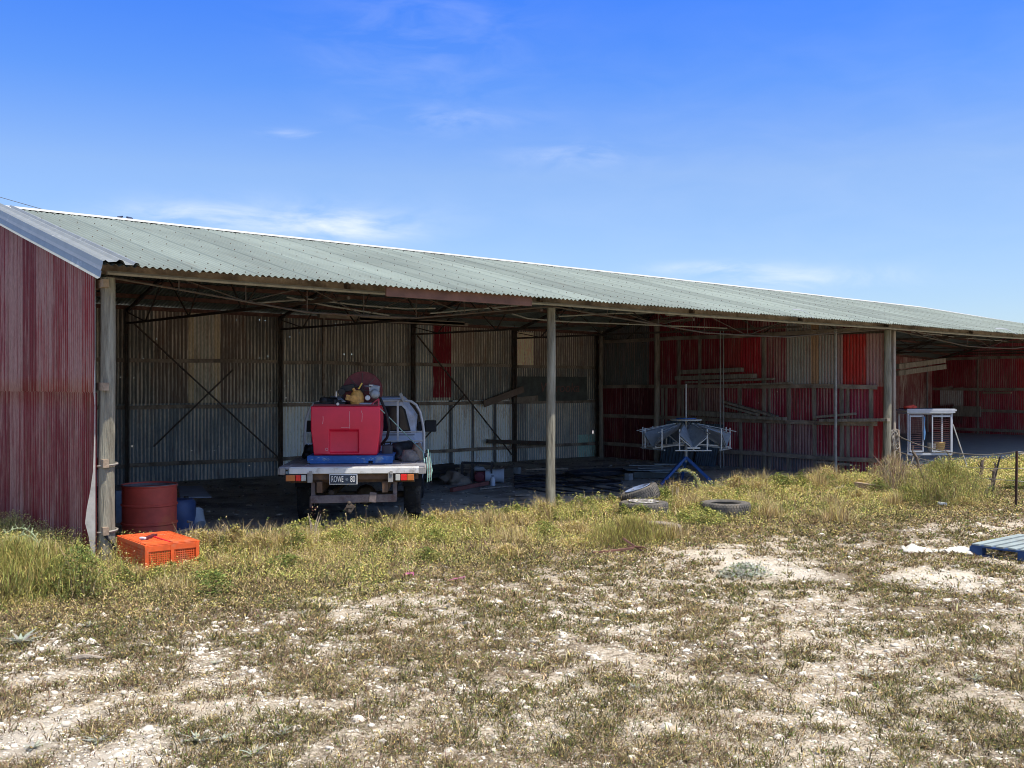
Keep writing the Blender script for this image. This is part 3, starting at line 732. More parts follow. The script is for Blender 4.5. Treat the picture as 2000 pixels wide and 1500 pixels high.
hh = np.repeat(.018 + .045 * rng.random(len(x)) ** 1.8 + .02 * np.clip(veg_k(x, y), 0, 1), nb) * (.5 + rng.random(len(px_)))
tone = np.repeat(fbm(x + 40, y, 1.4, 2) > .52, nb)
cA = pick(len(px_), ['olive', 'brown', 'straw', 'dark', 'green'], [3.4, 4.2, 2.4, 4.6, 1.0]); cB = pick(len(px_), ['brown', 'straw', 'pinkbrown', 'olive', 'dark'], [4, 4.5, 3, 1.2, 2])
P = np.stack([px_, py_, gz(px_, py_) - .004], -1)
cA = cA * (.55 + .9 * rng.random((len(cA), 1))); cB = cB * (.55 + .85 * rng.random((len(cB), 1)))
parts.append(blades(P, hh, np.maximum(.004, .0009 * tt) * (.7 + rng.random(len(px_))), .3 + rng.random(len(px_)) * .9, np.where(tone[:, None], cA, cB), az=a))
# small broad leaves hugging the ground
x2 = np.repeat(x, 10) + rng.normal(0, .045, len(x) * 10); y2 = np.repeat(y, 10) + rng.normal(0, .045, len(x) * 10); t2 = np.repeat(t, 10)
P = np.stack([x2, y2, gz(x2, y2) + .003 + rng.random(len(x2)) * .028], -1)
parts.append(leaves(P, np.maximum(.012, .0022 * t2) * (.6 + .9 * rng.random(len(x2))), pick(len(x2), ['olive', 'green', 'brown', 'dark', 'gold'], [4, 1.6, 3.4, 4.6, 1.6])))
V, Fc, Sz, Cc = merge(parts)
tag(npmesh('dry_ground_weeds', V, Fc, Sz, leaf_m, Cc), 'low dry weeds and brown tufts covering the stony ground', 'weeds', kind='stuff')

# (2) the taller band of weeds along the shed front
parts = []
n = 36000
x = rng.uniform(-5, 36, n) if False else None
xs_, ys_, ts_ = area_points(90000, 7.6, 34, .62, pw=1.3)
vk = (ys_ - vegfront(xs_)) / np.maximum(11.5 - vegfront(xs_), .4)
k = (vk > -.12) & outside(xs_, ys_) & (ys_ < np.where(xs_ > XE, 11.3 + .25 * (vn(xs_ * 1.7, ys_ * 0) - .5) + .2 * (xs_ > 13), 14.5))
k &= rng.random(len(xs_)) < np.clip(.25 + vk * 1.3, 0, 1) * np.clip(.35 + 1.5 * (fbm(xs_, ys_, 1.3, 3) - .25), 0, 1)
k &= rng.random(len(xs_)) > pan_at(xs_, ys_)
x, y, t = xs_[k], ys_[k], ts_[k]; vk = np.clip(vk[k], 0, 1)
lush = fbm(x + 9, y, .8, 3)
hmax = (.05 + .21 * vk ** 1.5) * (.65 + .9 * lush) * np.where(x > 14.5, .85, 1) * np.where((x > 3.9) & (x < 13) & (y > 10.5), .62, 1)
hmax *= np.where((x > 17.0) & (x < 18.6), .5, 1)
nb = 6
X_, Y_, T_ = np.repeat(x, nb), np.repeat(y, nb), np.repeat(t, nb); X_ += rng.normal(0, .035, len(X_)); Y_ += rng.normal(0, .035, len(X_))
hh = np.repeat(hmax, nb) * (.45 + .75 * rng.random(len(X_))); gr = np.repeat(lush + .25 * vk, nb)
cA = 1.12 * pick(len(X_), ['straw', 'gold', 'yg', 'brown'], [5, 3.4, 1.5, 1.8], .4); cB = 1.1 * pick(len(X_), ['yg', 'green', 'olive', 'straw', 'gold'], [3.4, 1.6, 1.6, 2.6, 2.4], .4)
P = np.stack([X_, Y_, gz(X_, Y_) - .005], -1)
parts.append(blades(P, hh, np.maximum(.0045, .0006 * T_) * (.6 + .9 * rng.random(len(X_))), rng.random(len(X_)) * 1.35, np.where((gr > .6)[:, None], cB, cA)))
nl = 13
X_, Y_, T_ = np.repeat(x, nl), np.repeat(y, nl), np.repeat(t, nl); X_ += rng.normal(0, .045, len(X_)); Y_ += rng.normal(0, .045, len(X_))
hh = np.repeat(hmax, nl) * rng.random(len(X_)) ** .7; gr = np.repeat(lush + .3 * vk, nl)
cA = pick(len(X_), ['gold', 'straw', 'yg', 'brown'], [3.4, 4, 2, 1.6]); cB = 1.15 * pick(len(X_), ['yg', 'green', 'olive', 'gold', 'straw'], [4.5, 1.8, 1.2, 2.6, 1.5], .4)
P = np.stack([X_, Y_, gz(X_, Y_) + hh], -1)
parts.append(leaves(P, np.maximum(.015, .0014 * T_) * (.7 + .8 * rng.random(len(X_))), np.where((gr > .58)[:, None], cB, cA), asp=.7))
V, Fc, Sz, Cc = merge(parts)
tag(npmesh('weed_band', V, Fc, Sz, leaf_m, Cc), 'yellow-green weeds and straw growing thick along the shed front', 'weeds', kind='stuff')

def blob(n, rx, ry_, h, fill=.6):
    a = rng.random(n) * 6.28; r = rng.random(n) ** .5; zz = rng.random(n) ** .8
    lump = .75 + .5 * vn(a * 1.3 + 5, zz * 3)
    env = np.sqrt(np.clip(1 - (zz) ** 2.2, 0, 1)) * lump
    return np.stack([np.cos(a) * r * rx * env, np.sin(a) * r * ry_ * env, zz * h * (.7 + .5 * vn(a, r * 4))], -1)
# (3) upright stalks and seed heads at the edge of the shade
parts = []
n = 420
x = rng.uniform(-1, 22, n); y = 11.3 - rng.random(n) ** 2 * 1.2
k = outside(x, y) & ((x > XE + .3) | (y < 10.6)); x, y = x[k], y[k]; n = len(x); P = np.stack([x, y, gz(x, y)], -1)
L_ = .16 + .24 * rng.random(n) ** 2; azs = rng.random(n) * 6.28; ln = rng.random(n) * .45
parts.append(blades(P, L_, np.full(n, .008), ln, pick(n, ['straw', 'pinkbrown', 'brown'], [4, 2, 1.5]), .1, azs))
for q in range(5):
    kk = .45 + .55 * rng.random(n)
    tip = P + np.stack([np.cos(azs) * np.sin(ln) * L_ * kk, np.sin(azs) * np.sin(ln) * L_ * kk, np.cos(ln) * L_ * kk], -1) + rng.normal(0, .012, (n, 3))
    parts.append(leaves(tip, .016 + .014 * rng.random(n), pick(n, ['yg', 'straw', 'green', 'gold'], [4, 2, 2, 1.5]), asp=.8))
# mounded broad-leaved weeds and straw tussocks through the band
for q in range(150):
    if q < 90: x0 = rng.uniform(4.2, 18.5); y0 = rng.uniform(10.3, 11.2)
    else:
        x0 = rng.uniform(.5, 19); y0 = rng.uniform(max(vegfront(x0) + .3, 7.5), 10.6)
    if q < 12: x0 = 3.15 + q * .10; y0 = 9.86 + .08 * (q % 3)
    elif (x0 < 4.3 and y0 > 9.6) or (17.1 < x0 < 18.6): continue
    rr = rng.uniform(.12, .34) if q >= 12 else .10; h0 = rng.uniform(.10, .27) * (.85 if y0 < 10.2 else 1) * (1.35 if x0 > 11 else 1) if q >= 12 else rng.uniform(.10, .16); m_ = int(900 * rr / .25)
    P = blob(m_, rr, rr * .8, h0); P[:, 0] += x0; P[:, 1] += y0; P[:, 2] += g1(x0, y0)
    kind = rng.integers(0, 4)
    pl, wt = [(['yg', 'green', 'olive'], [4, 3, 2]), (['green', 'olive', 'yg'], [4, 3, 1]), (['gold', 'straw', 'yg'], [3, 3, 2]), (['straw', 'pinkbrown', 'brown'], [4, 2, 2])][kind]
    if kind < 3: parts.append(leaves(P, (.017 + .012 * rng.random(m_)) * (1 + .03 * fwd(x0, y0)) * .8, pick(m_, pl, wt, .35), asp=.75))
    if kind >= 2:
        m2 = m_ // 2; Q = np.stack([x0 + rng.normal(0, rr * .4, m2), y0 + rng.normal(0, rr * .4, m2), np.full(m2, g1(x0, y0))], -1)
        parts.append(blades(Q, h0 * (.5 + rng.random(m2)), np.full(m2, .007), rng.random(m2) * 1.1, pick(m2, ['straw', 'gold', 'brown'], [4, 2, 1.5], .35)))
# leafy sprigs silhouetted against the dark shed
for q in range(150):
    x0 = rng.uniform(4.4, 18.0); y0 = 11.25 - rng.random() * .4; h0 = rng.uniform(.10, .25) * (1 if x0 < 12 else 1.25)
    m_ = 34; zz = rng.random(m_) ** .6 * h0; sp_ = .03 + .05 * (1 - zz / h0)
    P = np.stack([x0 + rng.normal(0, 1, m_) * sp_, y0 + rng.normal(0, 1, m_) * sp_, g1(x0, y0) + zz], -1)
    parts.append(leaves(P, .018 + .016 * rng.random(m_), pick(m_, ['yg', 'green', 'straw', 'gold'], [5, 2.5, 1.3, 1.2]), asp=.85))
    parts.append(blades(np.array([[x0, y0, g1(x0, y0)]] * 4), np.full(4, h0), np.full(4, .007), rng.random(4) * .35, pick(4, ['brown', 'straw'], [1, 1])))
V, Fc, Sz, Cc = merge(parts)
tag(npmesh('weed_stalks', V, Fc, Sz, leaf_m, Cc), 'thin dry stalks and leafy sprigs standing up at the edge of the shade', 'weeds', kind='stuff')

# (4) limestone pebbles
def ico():
    p = (1 + 5 ** .5) / 2
    v = np.array([(-1, p, 0), (1, p, 0), (-1, -p, 0), (1, -p, 0), (0, -1, p), (0, 1, p), (0, -1, -p), (0, 1, -p), (p, 0, -1), (p, 0, 1), (-p, 0, -1), (-p, 0, 1)]) / (1 + p * p) ** .5
    f = np.array([(0, 11, 5), (0, 5, 1), (0, 1, 7), (0, 7, 10), (0, 10, 11), (1, 5, 9), (5, 11, 4), (11, 10, 2), (10, 7, 6), (7, 1, 8), (3, 9, 4), (3, 4, 2), (3, 2, 6), (3, 6, 8), (3, 8, 9), (4, 9, 5), (2, 4, 11), (6, 2, 10), (8, 6, 7), (9, 8, 1)])
    return v, f
iv, if_ = ico()
x, y, t = area_points(105000, 3.9, 24, pw=1.8)
k = outside(x, y) & (rng.random(len(x)) < np.clip(.95 - 1.0 * veg_k(x, y), .05, 1) * (.35 + 1.1 * fbm(x, y, 1.6, 2)))
x, y, t = x[k], y[k], t[k]; n = len(x)
sz = np.clip(np.exp(rng.normal(-5.3, .6, n)), .0028, .027) * np.clip(t / 6, .9, 1.3)
V = iv[None] * (1 + (rng.random((n, 12, 1)) - .5) * .85) * sz[:, None, None] * np.stack([.8 + .6 * rng.random(n), .8 + .5 * rng.random(n), .35 + .4 * rng.random(n)], -1)[:, None, :]
a = rng.random(n) * 6.28; ca, sa = np.cos(a)[:, None], np.sin(a)[:, None]
V = np.stack([V[..., 0] * ca - V[..., 1] * sa, V[..., 0] * sa + V[..., 1] * ca, V[..., 2]], -1)
V += np.stack([x, y, gz(x, y) + sz * .12], -1)[:, None]
Fc = (if_[None] + (np.arange(n) * 12)[:, None, None]).ravel()
C = np.array((.80, .74, .63))[None] * (.7 + .5 * rng.random((n, 1))); C = np.repeat(np.concatenate([C, np.ones((n, 1))], 1), 12, 0)
tag(npmesh('pebbles', V.reshape(-1, 3), Fc, np.full(n * 20, 3), stone_m, C), 'pale limestone pebbles strewn over the ground', 'pebbles', kind='stuff')
# bits of litter on the shed floor
x = rng.uniform(4, 19, 3200); y = rng.uniform(11.6, 19.6, 3200); n = 3200
sz = np.clip(np.exp(rng.normal(-4.4, .5, n)), .004, .04)
V = iv[None] * sz[:, None, None] * np.stack([.7 + rng.random(n), .7 + rng.random(n), .3 + .3 * rng.random(n)], -1)[:, None, :] + np.stack([x, y, gz(x, y) + sz * .1], -1)[:, None]
Fc = (if_[None] + (np.arange(n) * 12)[:, None, None]).ravel()
C = np.repeat(np.concatenate([np.array((.42, .38, .32)) * (.25 + rng.random((n, 1)) ** 2 * 1.3), np.ones((n, 1))], 1), 12, 0)
tag(npmesh('floor_grit', V.reshape(-1, 3), Fc, np.full(n * 20, 3), stone_m, C), 'grey grit and crumbs on the dark shed floor', 'grit', kind='stuff')

# ------------------------------------------------------------------ plants that stand alone
def plant(name, label, cat, loc, fn, group=None):
    ps_ = fn(); V, Fc, Sz, Cc = merge(ps_)
    o = npmesh(name, V, Fc, Sz, leaf_m, Cc); o.location = loc; tag(o, label, cat, group); return o
def bush(n, rx, ry_, h, pal, w, size=.022, bl=.5, twigs=40, tpal=('brown', 'straw')):
    def f():
        P = blob(n, rx, ry_, h); out = [leaves(P[:int(n * (1 - bl))], size * (.6 + .8 * rng.random(int(n * (1 - bl)))), pick(int(n * (1 - bl)), pal, w))]
        Q = P[int(n * (1 - bl)):]; m_ = len(Q)
        out.append(blades(Q * [1, 1, .9], .05 + .07 * rng.random(m_), np.full(m_, .005), rng.random(m_) * 1.0, pick(m_, pal, w)))
        B = np.zeros((twigs, 3)); B[:, 0] = rng.normal(0, rx * .25, twigs); B[:, 1] = rng.normal(0, ry_ * .25, twigs)
        out.append(blades(B, h * (.7 + .5 * rng.random(twigs)), np.full(twigs, .01), rng.random(twigs) * .8, pick(twigs, list(tpal), [1, 1])))
        return out
    return f
def gl_(p): return (p.x, p.y, g1(p.x, p.y) - .01)
plant('leafy_weed', 'dark green leafy weed at the foot of the red end wall, beside the first post', 'weed', gl_(G(155, 1170)), bush(2400, .32, .28, .48, ['green', 'olive', 'yg'], [5, 2, 2.4], .026, .15))
plant('feathery_bush', 'feathery yellow-green bush at the far left against the red wall', 'bush', gl_(G(30, 1175)), bush(8000, .62, .5, .55, ['yg', 'olive', 'gold', 'green'], [4, 3, 3, 1.5], .012, .8, 60))
plant('feathery_bush', 'smaller straw-tipped feathery bush in front of the red end wall', 'bush', gl_(G(95, 1150)), bush(3500, .38, .3, .42, ['yg', 'straw', 'gold', 'olive'], [3, 3, 3, 2], .012, .8, 40))
plant('feathery_bush', 'fine grey-green bush in front of the bleached tyre', 'bush', gl_(G(1235, 1062)), bush(5500, .72, .3, .30, ['yg', 'olive', 'gold', 'brown'], [3, 3.4, 2, 1.5], .012, .8, 50))
plant('green_shrub', 'broad yellow-green shrub in front of the white cabinet and fence', 'shrub', gl_(G(1850, 985)), bush(11000, 1.05, .6, .72, ['yg', 'green', 'olive', 'gold', 'brown'], [3, 3, 3, 1.4, 1.4], .026, .5, 80))
plant('dry_shrub', 'tangled pinkish-brown dry shrub round the foot of the third post', 'shrub', gl_(G(1748, 962)), bush(3200, .62, .4, .70, ['pinkbrown', 'straw', 'brown', 'yg'], [4, 3, 2, 1], .018, .8, 90, ('pinkbrown', 'grey')))
plant('silvery_plant', 'silver-grey leafy plant beside the bare white patch of ground', 'plant', gl_(G(1455, 1122)), bush(900, .32, .22, .12, ['silver', 'green', 'silver'], [4, 1, 1], .035, .05, 10))
plant('leafy_weed', 'small dusty green weed beside the curved stalk under the blue tripod', 'weed', gl_(G(1395, 975)), bush(500, .22, .15, .26, ['olive', 'green', 'silver'], [3, 3, 1], .024, .2, 10))
# silver rosettes
for i, (px, py, s) in enumerate(((40, 1262, 1.6), (175, 1228, 1.0), (65, 1462, .8), (190, 1452, .9), (385, 1452, 1.0), (435, 1450, .9), (495, 1478, .9), (1190, 1140, .8), (1290, 1178, .9), (1690, 1322, 1.0), (1905, 1330, .9), (420, 1300, .7), (590, 1200, .7), (1140, 1135, .8), (550, 1440, .8), (1240, 1345, .6))):
    def ros():
        m_ = 16; az = np.linspace(0, 6.28, m_) + rng.random(m_) * .4
        P = np.zeros((m_, 3)); P[:, 2] = .01
        return [blades(P, (.06 + .05 * rng.random(m_)) * s, np.full(m_, .022 * s), .9 + .45 * rng.random(m_), pick(m_, ['silver', 'silver', 'grey'], [3, 2, 1], .15), .3, az)]
    lab = 'large silver-grey weed rosette at the left edge of the ground' if i == 0 else 'small silver-grey weed rosette lying flat on stony ground'
    plant('rosette_weed', lab, 'weed', gl_(G(px, py)), ros, 'silver rosette weeds on the stony ground')
# arched grass stalks at the left
def arch(base, tip, h, r, m, name, label, cat, leafy=0, n=3):
    o = thing(name, label, cat, base)
    b = MB(); d = Vector(tip) - Vector(base)
    for q in range(n):
        off = Vector((random.uniform(-.05, .05), random.uniform(-.05, .05), 0)); k_ = 1 - .12 * q
        pts = [off + Vector((d.x * k_ * u ** 1.6, d.y * k_ * u ** 1.6, h * k_ * math.sin(u * PI * .62) / math.sin(PI * .5))) for u in [i / 12 for i in range(13)]]
        b.tube(pts, [r * (1 - .6 * i / 12) for i in range(13)], 5)
        for i in range(5, 13):
            for s_ in (-1, 1):
                if leafy:
                    b.bar(pts[i], pts[i] + Vector((random.uniform(-.03, .03), random.uniform(-.03, .03), random.uniform(-.02, .05))) * leafy, .008, .004)
    b.build('stem', m, o, smooth=True); return o
stalk_m = mat('pale_green_stalk', (.40, .47, .26), .8, var=.15)
q = G(88, 1140); arch(gl_(q), G(-20, 1150) + Vector((.1, 0, 0)), .55, .007, stalk_m, 'arching_stalk', 'long pale grass stalks arching over at the far left', 'grass', 1.0, 3)
# curved furry flower spike by the blue tripod
o = thing('curved_spike', 'curved pale green flower spike nodding in front of the blue tripod', 'plant', gl_(G(1368, 972)))
b = MB(); pts = [Vector((-.36 * u ** 2 * C_, .36 * u ** 2 * S_, .46 * math.sin(u * 1.75))) for u in [i / 12 for i in range(13)]]
b.tube(pts, [.016] * 13, 6); b.build('stem', stalk_m, o)
P = np.array([list(pts[i]) for i in rng.integers(1, 13, 800)]) + rng.normal(0, .017, (800, 3))
V, Fc, Sz, Cc = leaves(P, np.full(800, .026), pick(800, ['yg', 'silver', 'straw'], [3, 2, 2]), asp=.6); npmesh('flower_head', V, Fc, Sz, leaf_m, Cc, o)
# bare forked twigs
for i, (px, py, hh, lab) in enumerate(((1320, 990, .36, 'bare pale twigs standing by the tyre against the shade'), (612, 1063, .42, 'thin weed stalk with pink-tipped buds in front of the truck'), (480, 1075, .22, 'bare leaning stalks right of the orange crate'))):
    o = thing('dry_twigs', lab, 'twigs', gl_(G(px, py))); b = MB()
    for q in range(4):
        x0 = random.uniform(-.12, .12) if i != 1 else random.uniform(-.02, .02); tx = random.uniform(-.1, .1)
        b.tube([(x0, 0, 0), (x0 + tx * .4, .01, hh * .5), (x0 + tx, .02, hh * random.uniform(.75, 1))], [.007, .006, .003], 5)
    b.build('stem', mat('pale_twig', (.45, .36, .28), .9, var=.2), o)
    if i == 1:
        P = np.stack([rng.normal(0.02, .06, 26), rng.normal(0, .03, 26), hh * (.75 + .25 * rng.random(26))], -1)
        PAL['pink'] = (.55, .16, .2)
        V, Fc, Sz, Cc = leaves(P, np.full(26, .03), pick(26, ['pink', 'straw', 'straw'], [1, 1, 1]), asp=.4); npmesh('bud', V, Fc, Sz, leaf_m, Cc, o)
# knobbly dead stems near the fence
for i, (px, py, L0, lean) in enumerate(((1822, 962, .75, -.5), (1838, 955, .62, .3), (1898, 965, .62, .35), (1925, 968, .5, .4), (1772, 958, .5, -.6))):
    o = thing('dead_stem', ['knobbly dead stem leaning left in front of the white cabinet', 'knobbly dead stem leaning right in front of the white cabinet', 'thick dead stem rising from the shrub left of the fence', 'short dead stem rising from the shrub near the fence picket', 'crooked dead stem beside the third post'][i], 'plant', gl_(G(px, py)), -TH)
    b = MB(); pts = [Vector((lean * u * L0 + .03 * math.sin(9 * u + i), 0, u * L0)) for u in [k / 8 for k in range(9)]]
    b.tube(pts, [.022 + .008 * (k % 2) for k in range(9)], 6)
    for q in range(6):
        p = pts[random.randint(3, 8)]; b.tube([p, p + Vector((random.uniform(-.12, .12), random.uniform(-.05, .05), random.uniform(.03, .14)))], [.014, .008], 5)
    b.build('stem', mat('dead_stem_brown', (.15, .115, .085), .95, var=.4, scale=30), o)
# ------------------------------------------------------------------ UTILITY TRUCK
def dirn(px, py): return Vector(ray(px, py))
TF = Vector((.5716, .8237, 0)).normalized(); TR = Vector((TF.y, -TF.x, 0))
TO = atT(688, 755, 12.9); TO.z = 0
def T(px, py, yl):
    d = dirn(px, py); cam = Vector((0, 0, H)); t = (TO.dot(TF) + yl) / d.dot(TF); p = cam + d * t - TO
    return Vector((p.dot(TR), p.dot(TF), p.z))
TZ = math.atan2(-TF.x, TF.y)
truck = thing('utility_truck', 'pale blue flat-tray utility truck parked tail outwards inside the shed', 'truck', TO, TZ)
b = MB(); b.box((0, 1.12, .85), (1.86, 2.24, .035))
for i in range(9): b.box((-.82 + i * .205, 1.1, .869), (.012, 2.1, .006))
b.build('tray', mat('grey_tray_steel', (.26, .27, .31), .6, .2, var=.3, scale=5, dirt=(.2, .17, .14), dirt_amt=.4), truck)
b = MB(); b.box((.03, -.015, .815), (1.66, .05, .075)); b.box((.03, .0, .858), (1.66, .02, .012)); b.build('rear_rail', white_paint, truck, bevel=.006)
b = MB()
for sx in (-1, 1): b.box((sx * .93, 1.1, .81), (.035, 2.2, .085)); b.box((sx * .885, -.012, .81), (.07, .056, .085))
b.build('side_rail', mat('scuffed_grey_rail', (.30, .29, .28), .6, .1, var=.3, scale=12, dirt=(.25, .13, .08), dirt_amt=.3), truck, bevel=.006)
b = MB()
for sx in (-.42, .42): b.box((sx, 1.6, .60), (.07, 3.2, .14))
for y in (.12, 1.0, 1.9): b.box((0, y, .70), (1.6, .06, .09))
b.box((.0, .03, .735), (1.7, .035, .075))
b.build('chassis', mat('rusty_brown_chassis', (.15, .085, .05), .85, .1, var=.4, scale=9, dirt=(.06, .05, .045), dirt_amt=.5), truck)
# leaf springs, axle, diff, exhaust
b = MB(); b.tube([(-.72, 1.35, .36), (.72, 1.35, .36)], .045, 8)
b.lathe([(.02, -.13), (.12, -.09), (.15, 0), (.12, .09), (.02, .13)], 12, Matrix.Translation((.08, 1.32, .36)) @ Matrix.Rotation(PI / 2, 4, 'X'))
for sx in (-.5, .5):
    for k in range(3): b.tube([(sx, .75 + .12 * k, .52 - .03 * k), (sx, 1.35, .42 - .03 * k), (sx, 1.95 - .12 * k, .52 - .03 * k)], .022, 4)
b.tube([(-.3, .3, .5), (-.3, .8, .47), (-.25, 1.6, .5)], .035, 8)
b.build('axle', dark_steel, truck)
hb = MB(); L0 = T(612, 975, .12); R0 = T(770, 972, .12)
hb.box(((L0.x + R0.x) / 2, .1, (L0.z + R0.z) / 2), (R0.x - L0.x + .06, .06, .10), (0, math.atan2(L0.z - R0.z, R0.x - L0.x), 0))
for x in (L0.x - .0, R0.x + .01): hb.box((x, .12, .60), (.055, .03, .36))
hb.box((L0.x - .03, .12, .40), (.03, .05, .14)); hb.box((.26, .06, .46), (.09, .03, .13), (0, .1, 0))
hb.build('tow_bar', mat('primer_grey_towbar', (.20, .16, .155), .8, .1, var=.3, scale=12, dirt=(.12, .06, .05), dirt_amt=.4), truck, bevel=.005)
b = MB(); q = T(683, 990, .0); b.box((q.x, -.02, .36), (.07, .16, .03)); b.lathe([(.0, .05), (.02, .045), (.027, .025), (.02, .005), (.014, 0), (.014, -.05), (.03, -.055), (.03, -.09), (.01, -.1)], 12, Matrix.Translation((q.x, -.07, .38)))
b.box((q.x, .02, .33), (.10, .05, .11), (0, .6, 0)); b.build('tow_hitch', dark_steel, truck, smooth=False)
for sx, pxs in ((-1, ((558, 577, amber_m), (577, 588, redlens_m), (588, 598, clearlens_m))), (1, ((772, 782, clearlens_m), (782, 795, redlens_m), (795, 809, amber_m)))):
    x0 = T(pxs[0][0], 930, -.03).x; x1 = T(pxs[2][1], 930, -.03).x
    h = MB(); h.box(((x0 + x1) / 2, .0, .725), (x1 - x0 + .02, .05, .095)); ho = h.build('tail_light', black_steel, truck, bevel=.004)
    for a_, c_, m_ in pxs:
        xa = T(a_, 930, -.03).x; xb = T(c_, 930, -.03).x
        l = MB(); l.box(((xa + xb) / 2, -.034, .725), (xb - xa - .006, .025, .078)); l.build('lens', m_, ho, bevel=.006)
for px in (606, 763):
    b = MB(); x = T(px, 930, 0).x; b.box((x, -.03, .73), (.065, .03, .13)); b.box((x + .01, -.045, .79), (.035, .03, .05)); b.build('rope_hook', mat('grey_hook_steel', (.36, .35, .33), .7, .2, var=.2), truck, bevel=.004)
# number plate
xa, xb = T(643, 930, -.04).x, T(698, 930, -.04).x; xc = (xa + xb) / 2
b = MB(); b.box((xc, -.03, .705), (xb - xa, .008, .135)); pl = b.build('number_plate', paper_white, truck, bevel=.004)
b = MB(); b.box((xc, -.036, .705), (xb - xa - .022, .006, .113)); b.build('plate_face', mat('plate_navy', (.012, .022, .045), .45, var=.1), pl)
MX = Matrix.Rotation(PI / 2, 4, 'X')
text_mesh('lettering', 'ROWE', .088, Matrix.Translation((xc - .076, -.041, .705)) @ MX @ Matrix.Diagonal((.60, 1.3, 1, 1)), paper_white, pl, .0015)
text_mesh('lettering', '80', .088, Matrix.Translation((xc + .120, -.041, .705)) @ MX @ Matrix.Diagonal((.72, 1.3, 1, 1)), paper_white, pl, .0015)
b = MB(); b.lathe([(.013, 0), (.018, 0)], 16, Matrix.Translation((xc + .045, -.0412, .705)) @ MX); b.lathe([(0.0005, 0), (.008, 0)], 12, Matrix.Translation((xc + .045, -.0412, .705)) @ MX); b.build('emblem', slate, pl)
# wheels
def tyre(mb, R, r, w, M, tread=True, nb=44):
    hw = w / 2
    prof = [(r, -hw * .72), (r + .012, -hw * .86), ((R + r) / 2, -hw), (R - .035, -hw * .93), (R - .012, -hw * .8), (R - .004, -hw * .4), (R - .004, hw * .4), (R - .012, hw * .8), (R - .035, hw * .93), ((R + r) / 2, hw), (r + .012, hw * .86), (r, hw * .72), (r + .01, hw * .5), (r + .05, hw * .3), (r + .06, 0), (r + .05, -hw * .3), (r + .01, -hw * .5), (r, -hw * .72)]
    mb.lathe(prof, 40, M)
    if tread:
        for row, (z0, z1, ph) in enumerate(((-hw * .92, -hw * .42, 0), (-hw * .32, hw * .32, .5), (hw * .42, hw * .92, 0))):
            for k in range(nb):
                a0 = 2 * PI * (k + ph + .06) / nb; a1 = 2 * PI * (k + ph + .72) / nb
                vs = []
                for rr in (R - .02, R + .006):
                    for (a, z) in ((a0, z0), (a1, z0 + .01), (a1, z1), (a0, z1 - .01)):
                        r2 = rr - (.014 if abs(z) > hw * .8 and rr > R else 0)
                        vs.append(M @ Vector((r2 * math.cos(a), r2 * math.sin(a), z)))
                mb.add(vs, [(0, 3, 2, 1), (4, 5, 6, 7), (0, 1, 5, 4), (1, 2, 6, 5), (2, 3, 7, 6), (3, 0, 4, 7)])
MYAX = Matrix.Rotation(PI / 2, 4, 'Y')
for sx, y in ((-1, 1.35), (1, 1.35), (-1, 4.1), (1, 4.1)):
    w = thing('wheel', None, None, (sx * .74, y, .37)); w.parent = truck
    for k_ in ('label', 'category'):
        if k_ in w: del w[k_]
    b = MB(); tyre(b, .37, .20, .24, MYAX); b.build('tyre', tyre_m, w)
    b = MB(); b.lathe([(.0, .04 * sx), (.06, .05 * sx), (.07, .02 * sx), (.16, -.01 * sx), (.19, .07 * sx), (.205, .08 * sx), (.205, -.08 * sx), (.19, -.08 * sx)], 24, MYAX); b.build('rim', white_paint, w)
b = MB()
for sx in (-1, 1): b.lathe([(.45, -.13), (.45, .13)], 32, Matrix.Translation((sx * .74, 1.35, .34)) @ MYAX)
mg = b.build('mudguard', black_steel, truck)
import bmesh
bm = bmesh.new(); bm.from_mesh(mg.data); bmesh.ops.delete(bm, geom=[v for v in bm.verts if v.co.z < .5], context='VERTS'); bm.to_mesh(mg.data); bm.free()
# headboard frame of bent tube
hbm = mat('silver_frame_tube', (.72, .71, .68), .45, .1, var=.15, scale=8)
def Tp(l, y=2.2): return [T(a, c, y) for a, c in l]
b = MB(); b.tube(Tp([(596, 890), (595, 850), (597, 822), (604, 800), (612, 789), (622, 785), (700, 784), (790, 782), (803, 784), (813, 791), (821, 806), (826, 830), (828, 845), (828, 885)]), .021, 8)
b.tube(Tp([(596, 845), (828, 843)]), .013, 6); b.tube(Tp([(740, 862), (828, 861)]), .015, 6)
hf = b.build('headboard_frame', hbm, truck, smooth=True)
b = MB(); b.bar(T(777, 783, 2.19), T(777, 862, 2.19), .035, .03); b.bar(T(650, 783, 2.19), T(650, 862, 2.19), .035, .03); b.build('headboard_bar', hbm, truck)
a_ = T(597, 868, 2.25); c_ = T(828, 892, 2.25)
b = MB(); b.box((0, 2.27, (a_.z + c_.z) / 2), (c_.x - a_.x, .03, a_.z - c_.z + .03)); b.box((0, 2.25, a_.z), (c_.x - a_.x, .05, .03)); b.build('headboard_panel', cabin_paint, truck)
